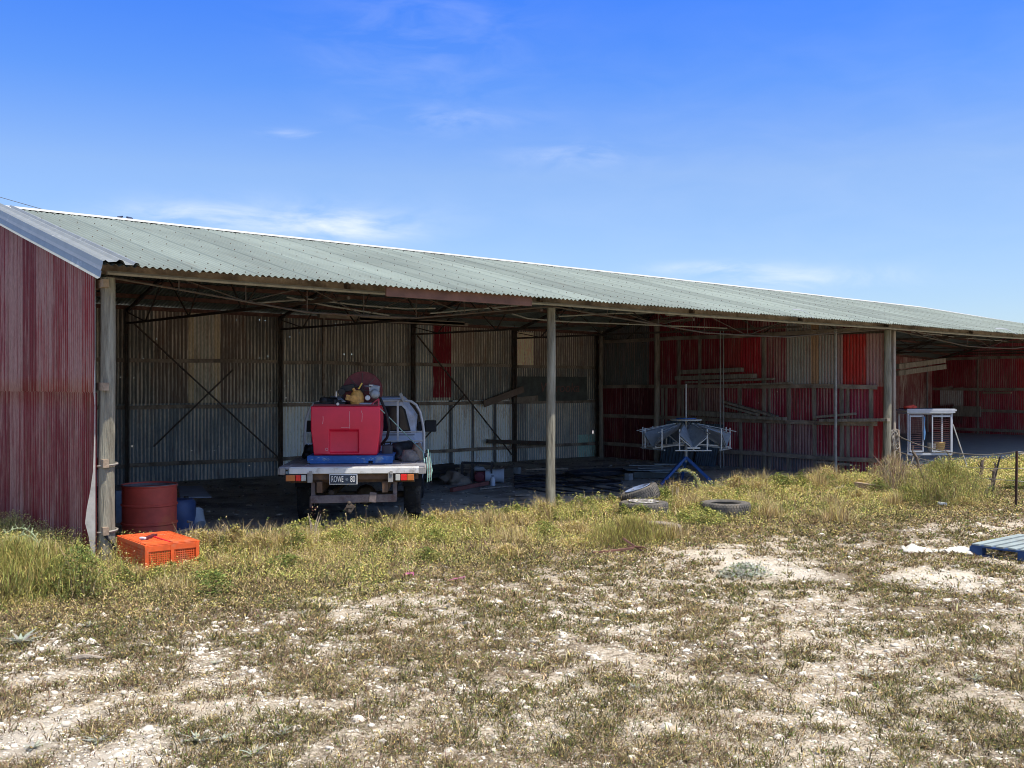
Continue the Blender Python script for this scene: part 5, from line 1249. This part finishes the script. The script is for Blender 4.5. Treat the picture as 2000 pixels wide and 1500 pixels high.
def floor_bar(name, label, cat, pa, pb, w, h, m, za=.03, zb=.03):
    a, c = G(*pa, za), G(*pb, zb); b = MB(); mid = (a + c) / 2; n = 5
    for i in range(n):
        b.bar(a.lerp(c, i / n) - mid, a.lerp(c, (i + 1) / n) - mid + Vector((0, 0, random.uniform(-.003, .003))), w, h)
    o = b.build(name, m, None, loc=mid); tag(o, label, cat); return o
floor_bar('steel_beam', 'rusty red beam lying on the floor in front of the black frame', 'beam', (882, 957), (952, 943), .07, .07, mat('oxide_red_beam', (.22, .075, .06), .85, var=.3, scale=8), .04, .06)
floor_bar('timber_plank', 'thin grey plank lying on the floor right of the rusty red beam', 'plank', (935, 955), (998, 949), .06, .02, old_wood)
floor_bar('timber_plank', 'short pale board lying alone on the open floor left of the middle post', 'board', (1005, 967), (1034, 966), .1, .02, old_wood)
floor_bar('timber_plank', 'grey splintered board lying nearest the middle post', 'board', (1000, 993), (1048, 984), .09, .025, old_wood)
floor_bar('timber_plank', 'small bluish offcut at the end of the splintered board', 'board', (1046, 985), (1062, 978), .08, .02, slate)
floor_bar('round_log', 'short round log lying at the sunny foot of the partition wall', 'log', (1672, 947), (1722, 955), .12, .11, pale_wood, .08, .06)
floor_bar('white_offcut', 'white strip of board on the grass before the partition end', 'board', (1645, 974), (1690, 977), .12, .02, white_paint)
q = G(1840, 991); b = MB(); b.box((0, 0, .03), (.22, .14, .045), (0.1, .1, .5)); o = b.build('white_scrap', white_plastic, None, bevel=.01, loc=(q.x, q.y, .03)); tag(o, 'small white plastic scrap on the dry grass right of centre', 'litter')
# dark wood heap behind the truck's right side
o = thing('timber_heap', 'dark heap of old timber behind the right side of the truck', 'timber', G(858, 940), 0)
for k in range(9):
    b = MB(); y = random.uniform(-.2, .5); z = .05 + .07 * (k % 4); b.bar((-.45 + random.uniform(-.1, .1), y, z), (.55 + random.uniform(-.1, .1), y + random.uniform(-.15, .15), z + random.uniform(-.02, .04)), .12, .06); b.build('plank', mat('dark_old_timber', (.05, .04, .033), .9, var=.3), o)
# black poly pipes
o = thing('poly_pipe_heap', 'loose black poly pipes looped along the floor behind the middle post', 'pipes', G(1105, 945), 0)
cq = G(1105, 945)
for k in range(13):
    pts = []; oy = .9 * k / 13 - .25; ax = random.uniform(.0, .25)
    for i in range(25):
        u = i / 24; px = 1005 + (1215 - 1005) * u; y_ = 926 + 30 * (k / 13) + 7 * math.sin(u * 5 + k) + 5 * u
        p = G(px + random.uniform(-1, 1), y_, .03 + .014 * (k % 5)); pts.append(p - cq)
    b = MB(); b.tube(pts, .017, 6); b.build('pipe', poly_black, o, smooth=True)
for k in range(3):
    b = MB(); pts = [Vector((1.5 + .75 * math.cos(a) * (1 + .1 * k), .6 + .45 * math.sin(a), .09 + .02 * k)) for a in [j / 30 * 2 * PI for j in range(31)]]; b.tube(pts, .018, 6); b.build('pipe', poly_black, o, smooth=True)
floor_bar('timber_plank', 'pale thin batten lying across the top of the black poly pipes', 'batten', (1026, 917), (1108, 915), .05, .03, pale_wood, .16, .16)
q = G(1010, 925); b = MB(); b.box((0, 0, .07), (.14, .12, .14), (0, 0, .4)); o = b.build('concrete_block', concrete, None, bevel=.01, loc=(q.x, q.y, 0)); tag(o, 'pale square block at the left end of the black poly pipes', 'block')
q = G(1228, 938); b = MB(); b.box((0, 0, .07), (.14, .12, .14), (0, 0, .2)); o = b.build('concrete_block', concrete, None, bevel=.01, loc=(q.x, q.y, 0)); tag(o, 'pale square block under the stacked sheets by the tripod', 'block')
# stacked sheets + boxes by the tripod
o = thing('sheet_stack', 'stack of pale blue-grey metal sheets lying left of the blue tripod', 'metal sheets', G(1280, 935), -TH)
for k, (x, y, z, w, d, r) in enumerate(((-.1, .25, .17, 1.0, .5, .05), (.15, .2, .20, .95, .4, -.12), (-.15, .45, .24, .7, .18, .02), (.35, .5, .26, .6, .2, -.05), (.35, .05, .14, .9, .3, .1))):
    b = MB(); b.box((x, y, z), (w, d, .012), (.03 * (k % 2), .02, r)); b.build('sheet', mat('pale_sheet_steel', (.30, .36, .40), .55, .3, var=.25, scale=8), o)
b = MB(); b.box((.0, .25, .08), (.9, .5, .12)); b.build('bearer', dark_board, o)
q = G(1325, 960); b = MB(); b.box((0, 0, .1), (.45, .3, .2)); o = b.build('cardboard_box', mat('dusty_brown_box', (.13, .10, .085), .9, var=.2), None, bevel=.01, loc=(q.x, q.y, 0)); o.rotation_euler = (0, 0, -TH); tag(o, 'low dusty brown box between the legs of the blue tripod', 'box')

# planks stored on the partition's rails
def wall_plank(label, pa, pb, X_, w, h, m=old_wood, Y_=None):
    f = (lambda p: atX(*p, X_)) if Y_ is None else (lambda p: atY(*p, Y_))
    a, c = f(pa), f(pb); mid = (a + c) / 2; b = MB(); b.bar(a - mid, c - mid, w, h); o = b.build('timber_plank', m, None, loc=mid); tag(o, label, 'plank', 'planks stored on the wall rails'); return o
K = XP - .17
for lab, pa, pb, X_, w, h in (
    ('long grey plank, topmost of the pile on the upper rail of the red partition', (1330, 727), (1450, 722), K, .12, .10),
    ('grey plank of the upper rail pile, just under its topmost plank', (1322, 739), (1475, 734), K - .02, .16, .10),
    ('grey plank of the upper rail pile with its pale end farthest right', (1340, 747), (1512, 740), K - .04, .10, .05),
    ('thin grey plank lying directly on the upper partition rail', (1400, 753), (1545, 748), K - .03, .14, .04),
    ('dark wide plank on the middle rail behind the blue tripod', (1345, 806), (1470, 813), K, .14, .12),
    ('grey plank on the middle rail ending near the pair of studs', (1420, 813), (1534, 818), K - .03, .12, .07),
    ('plank sloping down to the right, its raised end by the thin pipe prop', (1413, 784), (1518, 814), K - .05, .12, .05),
    ('lower plank sloping down to the right, under the other sloping one', (1415, 792), (1482, 810), K - .08, .10, .05),
    ('short plank on top of the pair by the galvanised pipe prop', (1590, 815), (1671, 808), K, .08, .05),
    ('long pale plank on the middle rail running to the third post', (1602, 821), (1736, 820), K - .02, .10, .06),
    ('short plank low on the bottom rail beside the galvanised pipe prop', (1596, 902), (1662, 908), K, .10, .04)):
    wall_plank(lab, pa, pb, X_, w, h)
for lab, pa, pb, y_ in (('upper plank of the pair jutting out high in the right bay', (1752, 716), (1844, 704), 16.0), ('lower plank of the pair jutting out high in the right bay', (1752, 729), (1845, 716), 16.1)):
    wall_plank(lab, pa, pb, 0, .12, .15, old_wood, y_)
wall_plank('grey board on the rail right of the white cabinet', (1862, 803), (1915, 804), XR - .2, .1, .38)
wall_plank('thin pale batten on the upper rail at far right', (1920, 767), (1975, 767), XR - .2, .08, .07, pale_wood)
wall_plank('plank leaning up to the right against the board sign on the back wall', (945, 789), (1022, 760), 0, .05, .16, mat('pinkish_plank', (.24, .175, .14), .85, var=.2), BY - .25)
wall_plank('flat plank under the sign at the back wall', (1005, 782), (1050, 778), 0, .05, .15, rail_wood, BY - .2)
wall_plank('dark plank resting on the low rail of the back wall', (952, 862), (1080, 866), 0, .1, .1, dark_steel, BY - .2)

# ------------------------------------------------------------------ WHITE CABINET ON LEGS (right bay)
cp = atT(1816, 755, 21.6)
o = thing('white_cabinet', 'white-framed open cabinet on thin legs at the mouth of the right bay', 'cabinet', (cp.x, cp.y, 0), -TH + .08)
W, D, z0, z1 = .98, .42, .44, 1.33
wf = mat('chalky_white_frame', (.42, .45, .50), .5, var=.12, scale=8)
b = MB()
for x in (-W / 2, W / 2):
    for y in (0, D): b.box((x, y, (z0 + z1) / 2), (.034, .034, z1 - z0))
for y in (0, D): b.box((0, y, z0), (W + .045, .046, .05)); b.box((0, y, z1), (W + .045, .046, .06))
for x in (-W / 2, W / 2): b.box((x, D / 2, z0), (.044, D - .05, .04)); b.box((x, D / 2, z1), (.044, D - .05, .05))
b.build('frame', wf, o, bevel=.003)
b = MB(); 
for k in range(3): pass
b.box((.02, D / 2, z1 + .055), (W + .12, D + .14, .035)); b.box((0, -.06, z1 + .045), (W + .1, .015, .09)); b.build('roof', wf, o, bevel=.004)
b = MB()
for k in range(14): b.box((-.45 + k * .07, D / 2, z1 + .083), (.03, D + .12, .02))
b.build('roof_rib', navy, o)
for (x0, x1) in ((-.46, -.17), (.04, .46)):
    b = MB()
    for x in (x0, x1): b.box((x, -.03, (z0 + z1) / 2), (.024, .022, z1 - z0 - .1))
    for z in (z0 + .06, z1 - .07): b.box(((x0 + x1) / 2, -.03, z), (x1 - x0 - .036, .024, .035))
    dr = b.build('door', wf, o)
    b = MB()
    nl_ = 16
    for k in range(nl_): b.box(((x0 + x1) / 2, -.02, z0 + .1 + k * (z1 - z0 - .2) / nl_), (x1 - x0 - .04, .005, .006))
    b.build('louvre', mat('dark_maroon_slat', (.13, .05, .05), .7, var=.2), dr)
b = MB(); b.box((0, D / 2, z0 + .01), (W - .05, D - .06, .012)); b.build('panel', mat('dark_cabinet_panel', (.04, .045, .055), .7, var=.2), o)
b = MB()
for x in (-W / 2 - .02, W / 2 - .06):
    for y in (0, D): b.tube([(x, y, 0), (x, y, z0)], .014, 6)
b.bar((-W / 2 + .16, 0, z0), (-W / 2 - .02, 0, .05), .02, .02); b.bar((W / 2 - .3, 0, z0 - .01), (W / 2 - .1, -.02, .05), .03, .03); b.bar((W / 2 + .03, 0, z1 - .25), (W / 2 + .32, -.15, .02), .025, .02)
b.build('leg', pipe_m, o)
cw = lambda x, y, z: (Matrix.Translation((cp.x, cp.y, 0)) @ Matrix.Rotation(-TH + .08, 4, 'Z') @ Vector((x, y, z)))
lump('red_rag', 'bright red rag thrown on the left end of the white cabinet roof', 'rag', tuple(cw(-.38, .15, z1 + .09)), (.15, .12, .05), red_cloth, False, 33, 3, .5)
q = cw(.30, .15, z0 + .02); oo = thing('yellow_bucket', 'white and yellow bucket standing inside the white cabinet', 'bucket', q)
b = MB(); b.lathe([(.09, 0), (.115, .2), (.122, .21), (.12, .22), (.105, .2), (.085, .02)], 20, cap0=True); b.build('body', mat('yellow_bucket_plastic', (.60, .42, .15), .5, var=.1), oo, smooth=True); b = MB(); b.tube([(-.12, 0, .2), (-.1, 0, .1), (0, -.12, .06), (.1, 0, .1), (.12, 0, .2)], .005, 4); b.build('handle', wire_m, oo)
q = cw(.14, .18, z0 + .02); oo = thing('cream_bucket', 'cream tub beside the yellow bucket inside the white cabinet', 'bucket', q); b = MB(); b.lathe([(.08, 0), (.10, .2), (.105, .21), (.09, .2), (.075, .02)], 20, cap0=True); b.build('body', mat('cream_plastic', (.45, .42, .36), .6, var=.1), oo, smooth=True)
q = cw(-.28, .1, 0); oo = thing('blue_tub', 'pale blue-grey tub on the ground under the white cabinet', 'tub', q); b = MB(); b.lathe([(.12, 0), (.15, .28), (.16, .29), (.145, .28), (.11, .02)], 20, cap0=True); b.build('body', mat('pale_blue_tub', (.22, .29, .36), .5, var=.1), oo, smooth=True)
oo = thing('blue_rag', 'blue and pink rag hanging in the left half of the white cabinet', 'rag', cw(-.15, -.05, z0 + .3))
b = MB(); b.add([(-.02, 0, .52), (.03, 0, .5), (.02, .01, .3), (.05, 0, .18), (.03, .01, .0), (-.03, 0, .02), (-.02, .01, .2), (-.01, 0, .35)], [(0, 1, 2, 7), (7, 2, 3, 6), (6, 3, 4, 5)]); cl = b.build('cloth', blue_cloth, oo); md = cl.modifiers.new('s', 'SOLIDIFY'); md.thickness = .008
# coil of wire hung between the post and the stud
oo = thing('wire_tangle', 'tangled coil of grey wire hanging beside the third post', 'wire', (p3.x + .2, PY - .05, 1.0))
for k in range(7):
    b = MB(); r0 = random.uniform(.1, .22); ph = random.random() * 6; b.tube([(r0 * math.cos(a + ph) * .7, .04 * math.sin(a * 2 + k), r0 * math.sin(a + ph) * (1 + .2 * math.sin(2 * a)) - .25 + .12 * random.random()) for a in [j / 16 * 2 * PI for j in range(17)]], .007, 4); b.build('strand', wire_m, oo)

# ------------------------------------------------------------------ FENCE
f1 = G(1984, 990); f0 = Vector((p3.x + .1, PY - .12, 1.0))
o = thing('wire_fence', 'sagging wire fence running from the third post to a rusty picket', 'fence', (f1.x, f1.y, 0))
top = atT(1986, 881, fwd(f1.x, f1.y)); b = MB()
b.bar((0, 0, -.15), (top.x - f1.x, top.y - f1.y, top.z), .032, .025); b.build('picket', mat('rusty_picket', (.055, .03, .022), .8, .2, var=.4, scale=8, dirt=(.16, .05, .03), dirt_amt=.4), o)
for k, (zz, sg_) in enumerate(((0, .26), (-.3, .2), (.03, .33), (-.55, .1))):
    A = f0 + Vector((0, 0, -.1 + zz)) - Vector((f1.x, f1.y, 0)); B = Vector((top.x - f1.x, top.y - f1.y, top.z - .03 + zz * .8))
    pts = [A.lerp(B, u) - Vector((0, 0, sg_ * 4 * u * (1 - u) * .6)) for u in [i / 14 for i in range(15)]]
    b = MB(); b.tube(pts, .006, 4)
    E = B + Vector((2.6, -1.4, -.05)); pts = [B.lerp(E, u) - Vector((0, 0, .35 * u * (1 - u))) for u in [i / 10 for i in range(11)]]; b.tube(pts, .006, 4)
    b.build('wire', wire_m, o)
q = G(1935, 962); a_ = Vector((0, 0, -.1)); tp = atT(1953, 893, fwd(q.x, q.y)) - q
oo = thing('leaning_stake', 'dark crooked stake leaning right between the shrub and the picket', 'stake', q); b = MB(); b.tube([a_, tp * .35 + Vector((.02, 0, 0)), tp * .7, tp, tp + Vector((.03, 0, .03))], [.022, .02, .018, .016, .01], 6); b.build('stem', black_steel, oo)

# ------------------------------------------------------------------ PALLET, PLASTIC, RUSTY STEEL
px0, py1 = 11.06, 5.50
o = thing('wooden_pallet', 'weathered blue-edged pallet lying on the bare ground at the right edge', 'pallet', (px0 + .58, py1 - .58, g1(11.6, 5)), 0)
top_m = mat('grey_blue_deck_wood', (.30, .36, .36), .85, var=.2, scale=5, dirt=(.2, .22, .2), dirt_amt=.3); blue_side = mat('dark_blue_pallet_side', (.02, .06, .17), .8, var=.3, scale=6)
b = MB()
for i in range(9): b.box((0, -.53 + i * .1325, .132), (1.16, .086, .018))
b.build('deck_board', top_m, o, bevel=.002)
b = MB()
for y in (-.53, 0, .53):
    for x in (-.53, 0, .53): b.box((x, y, .062), (.10, .14, .085))
for x in (-.53, 0, .53): b.box((x, 0, .113), (.10, 1.16, .018)); b.box((x, 0, .01), (.10, 1.16, .018))
b.build('block', blue_side, o)
A, B = G(1762, 1078), G(1896, 1083); n1_, n2_ = 40, 10; vs = []; L_ = (B - A); nrm = Vector((-L_.y, L_.x, 0)).normalized()
from mathutils import noise as mn
for i in range(n1_):
    for j in range(n2_):
        u, v = i / (n1_ - 1), j / (n2_ - 1)
        p = A + L_ * u + nrm * ((v - .4) * .34 * (.7 + .5 * math.sin(u * 7 + 1)))
        h_ = .022 * math.sin(v * PI) * (1 + math.sin(u * 9)) + .06 * abs(mn.noise(Vector((u * 9, v * 4, 1)))) + .02 * abs(mn.noise(Vector((u * 30, v * 10, 4))))
        vs.append((p.x - A.x, p.y - A.y, g1(p.x, p.y) + .008 + h_))
b = MB(); b.add(vs, [(i * n2_ + j, (i + 1) * n2_ + j, (i + 1) * n2_ + j + 1, i * n2_ + j + 1) for i in range(n1_ - 1) for j in range(n2_ - 1)])
oo = b.build('plastic_sheet', sheet_plastic, None, smooth=True, loc=(A.x, A.y, 0)); tag(oo, 'crumpled white plastic sheet on the ground left of the pallet', 'plastic sheet'); md = oo.modifiers.new('s', 'SOLIDIFY'); md.thickness = .003
q = G(1238, 1080); oo = thing('rusty_scrap', 'red rusty steel bar and bracket lying before the tyres', 'scrap metal', (q.x, q.y, g1(q.x, q.y)))
b = MB(); e_ = G(1158, 1084) - q; b.bar((0, 0, .06), (e_.x, e_.y, .03), .03, .02); b.build('bar', rust, oo)
b = MB(); b.box((.04, 0, .07), (.06, .2, .012), (0, .3, .5)); b.bar((-.05, .12, .16), (.12, -.05, .0), .04, .02); b.build('bracket', rust, oo)
for (px, py) in ((805, 1130), (890, 1137)):
    q = G(px, py); oo = thing('pink_twine', 'scrap of pink twine in the dry weeds, ' + ('left' if px < 850 else 'right') + ' of the two before the truck', 'twine', (q.x, q.y, g1(q.x, q.y) + .02), 0, 'pink twine scraps')
    b = MB(); b.tube([(random.uniform(-.1, .1), random.uniform(-.05, .05), random.uniform(0, .04)) for _ in range(7)], .0035, 4); b.build('strand', mat('pink_twine_m', (.7, .2, .4), .8), oo)
# larger loose stones
rocks = ((398, 1212), (435, 1255), (578, 1427), (548, 1423), (1020, 1378), (1025, 1312), (1100, 1245), (985, 1355), (1010, 1403), (236, 1480), (1240, 1470), (1160, 1290), (1345, 1215), (1495, 1170), (72, 1352), (288, 1425), (1300, 1420), (1520, 1440), (812, 1450), (700, 1410), (1790, 1158), (1705, 1075), (1258, 1370), (1052, 1345))
for i, (px, py) in enumerate(rocks):
    q = G(px, py); r_ = random.uniform(.022, .036); oo = lump('loose_stone', 'pale limestone stone, fist sized or smaller, on the ground', 'stone', (q.x, q.y, g1(q.x, q.y) - .01), (r_ * 1.3, r_, r_ * .7), mat('pale_limestone', (.66, .60, .51), .95, var=.15, scale=20, bump=.4), False, i * 3.1, 2, .45); oo['group'] = 'larger loose limestone stones'
q = G(160, 1288); 
b = MB(); a_ = G(128, 1290, .02) - q; c_ = G(205, 1286, .03) - q; b.tube([a_, (a_ + c_) / 2 + Vector((0, 0, .02)), c_], [.018, .02, .012], 7); oo = b.build('grey_stick', old_wood, None, loc=q); tag(oo, 'weathered grey stick lying in the weeds at lower left', 'stick')
q = G(850, 1190); b = MB(); b.tube([G(832, 1192, .02) - q, G(872, 1186, .03) - q, G(878, 1183, .05) - q], [.012, .012, .006], 6); oo = b.build('grey_stick', old_wood, None, loc=q); tag(oo, 'thin dark stick lying on stony ground near the centre', 'stick')

# far aerial and overhead cable behind the roof
q = atT(243, 430, 45); oo = thing('mast_arms', 'dark drooping arms of a mast just showing above the ridge at left', 'mast', (q.x, q.y, 0))
b = MB(); b.tube([(0, 0, 0), (0, 0, q.z - .3)], .08, 8); b.build('pole', dark_steel, oo)
b = MB()
for pa, pb, w0, w1 in (((240, 422.5), (226, 428), .03, .09), ((247, 423.5), (261, 432), .03, .12)):
    A = atT(*pa, 45) - Vector((q.x, q.y, 0)); B = atT(*pb, 45) - Vector((q.x, q.y, 0)); b.tube([A, A.lerp(B, .6), B, Vector((0, 0, q.z - .4))], [w0, w1, w1 * .9, .05], 6)
b.build('arm', navy, oo)
b = MB(); A = atT(-300, 300, 60); B = atT(0, 385, 60); D_ = atT(108, 416, 60); E = atT(260, 452, 60); b.tube([A - B, Vector((0, 0, 0)), D_ - B, E - B], .018, 4); oo = b.build('overhead_cable', mat('cable_grey', (.10, .11, .14), .8), None, loc=B); tag(oo, 'thin overhead cable crossing the sky at the far left', 'cable')

# ------------------------------------------------------------------ LIGHT
SUN_EL, SUN_AZ = math.radians(67), math.radians(13)      # sun in front of the shed, towards its right end
sd = Vector((math.sin(SUN_AZ) * math.cos(SUN_EL), -math.cos(SUN_AZ) * math.cos(SUN_EL), math.sin(SUN_EL)))
L = bpy.data.lights.new('sun', 'SUN'); L.energy = 2.85; L.angle = math.radians(.53); L.color = (1, .925, .80)
lo = bpy.data.objects.new('sun', L); lo.rotation_euler = sd.to_track_quat('Z', 'Y').to_euler(); COL.objects.link(lo)
w = bpy.data.worlds.new('World'); scene.world = w; w.use_nodes = True; nt = w.node_tree; N, LK = nt.nodes, nt.links
bg = N['Background']
sky = N.new('ShaderNodeTexSky'); sky.sky_type = 'NISHITA'; sky.sun_disc = False; sky.sun_elevation = SUN_EL; sky.sun_rotation = math.atan2(sd.x, sd.y)
sky.air_density = 1.0; sky.dust_density = .6; sky.ozone_density = 2.0
def M_(op, a, c=None, d=None):
    k = N.new('ShaderNodeMath'); k.operation = op
    for i, s_ in enumerate((a, c, d)):
        if s_ is None: continue
        if isinstance(s_, (int, float)): k.inputs[i].default_value = s_
        else: LK.new(s_, k.inputs[i])
    return k.outputs[0]
tc = N.new('ShaderNodeTexCoord'); sx_ = N.new('ShaderNodeSeparateXYZ'); LK.new(tc.outputs['Generated'], sx_.inputs[0])
el = M_('ARCSINE', sx_.outputs[2]); az = M_('ARCTAN2', sx_.outputs[0], sx_.outputs[1])
ramp = N.new('ShaderNodeValToRGB'); LK.new(M_('DIVIDE', el, .9), ramp.inputs[0]); cr = ramp.color_ramp
cr.elements.remove(cr.elements[1])
TINT = [(.0, (.65, .72, .88)), (.10, (.63, .71, .88)), (.23, (.66, .75, .95)), (.32, (.38, .64, 1.12)), (.42, (.22, .55, 1.30)), (.55, (.95, .95, .95)), (1.0, (1.6, 1.3, 1.05))]
for i, (p, c) in enumerate(TINT):
    e_ = cr.elements[0] if i == 0 else cr.elements.new(p)
    e_.position = p; e_.color = (*c, 1)
ml = N.new('ShaderNodeVectorMath'); ml.operation = 'MULTIPLY'; LK.new(sky.outputs[0], ml.inputs[0]); LK.new(ramp.outputs[0], ml.inputs[1])
# cirrus wisps at fixed bearings
cmb = N.new('ShaderNodeCombineXYZ'); LK.new(az, cmb.inputs[0]); LK.new(el, cmb.inputs[1])
mp = N.new('ShaderNodeMapping'); mp.inputs['Scale'].default_value = (7, 22, 1); mp.inputs['Rotation'].default_value = (0, 0, .12); LK.new(cmb.outputs[0], mp.inputs[0])
nz = N.new('ShaderNodeTexNoise'); nz.inputs['Scale'].default_value = 1.5; nz.inputs['Detail'].default_value = 9; nz.inputs['Roughness'].default_value = .58; nz.inputs['Distortion'].default_value = .5; LK.new(mp.outputs[0], nz.inputs['Vector'])
tot = None
def pa_(px, py):
    d = ray(px, py); return math.atan2(d[0], d[1]), math.atan2(d[2], math.hypot(d[0], d[1]))
for (px, py, sx0, sy0, amp, lo_) in ((560, 428, 230, 34, .72, .36), (350, 425, 110, 20, .7, .38), (690, 445, 110, 26, .7, .4), (1385, 523, 105, 11, .9, .38), (1560, 545, 170, 20, .85, .37), (1130, 305, 110, 20, .5, .42), (820, 70, 190, 120, .2, .40), (570, 262, 50, 8, .7, .38), (870, 235, 130, 18, .45, .42), (1650, 300, 900, 260, .06, .3)):
    a0, e0 = pa_(px, py); g_ = M_('ADD', M_('POWER', M_('DIVIDE', M_('SUBTRACT', az, a0), sx0 / F), 2), M_('POWER', M_('DIVIDE', M_('SUBTRACT', el, e0), sy0 / F), 2))
    g_ = M_('EXPONENT', M_('MULTIPLY', g_, -1)); v_ = M_('MULTIPLY', M_('MULTIPLY', g_, amp), M_('MAXIMUM', M_('MULTIPLY', M_('SUBTRACT', nz.outputs['Fac'], lo_), 3.2), 0))
    tot = v_ if tot is None else M_('ADD', tot, v_)
tot = M_('MINIMUM', M_('MULTIPLY', tot, .62), .7)
mx = N.new('ShaderNodeMix'); mx.data_type = 'RGBA'; LK.new(tot, mx.inputs[0]); LK.new(ml.outputs[0], mx.inputs[6]); mx.inputs[7].default_value = (5.6, 5.8, 6.1, 1)
LK.new(mx.outputs[2], bg.inputs['Color']); bg.inputs['Strength'].default_value = .1

# ------------------------------------------------------------------ CAMERA
cam = bpy.data.cameras.new('camera'); cam.sensor_width = 36; cam.lens = F / 2000 * 36; cam.shift_y = .0025; cam.clip_end = 3000; cam.clip_start = .05
co = bpy.data.objects.new('camera', cam); co.location = (0, 0, H); co.rotation_euler = (PI / 2, 0, -TH); COL.objects.link(co); scene.camera = co
scene.view_settings.view_transform = 'Standard'; scene.view_settings.look = 'None'; scene.view_settings.gamma = 1; scene.view_settings.exposure = 0.95
scene.render.engine = 'CYCLES'; scene.cycles.max_bounces = 8; scene.cycles.diffuse_bounces = 6; scene.cycles.filter_width = 1.0
tag(shed)
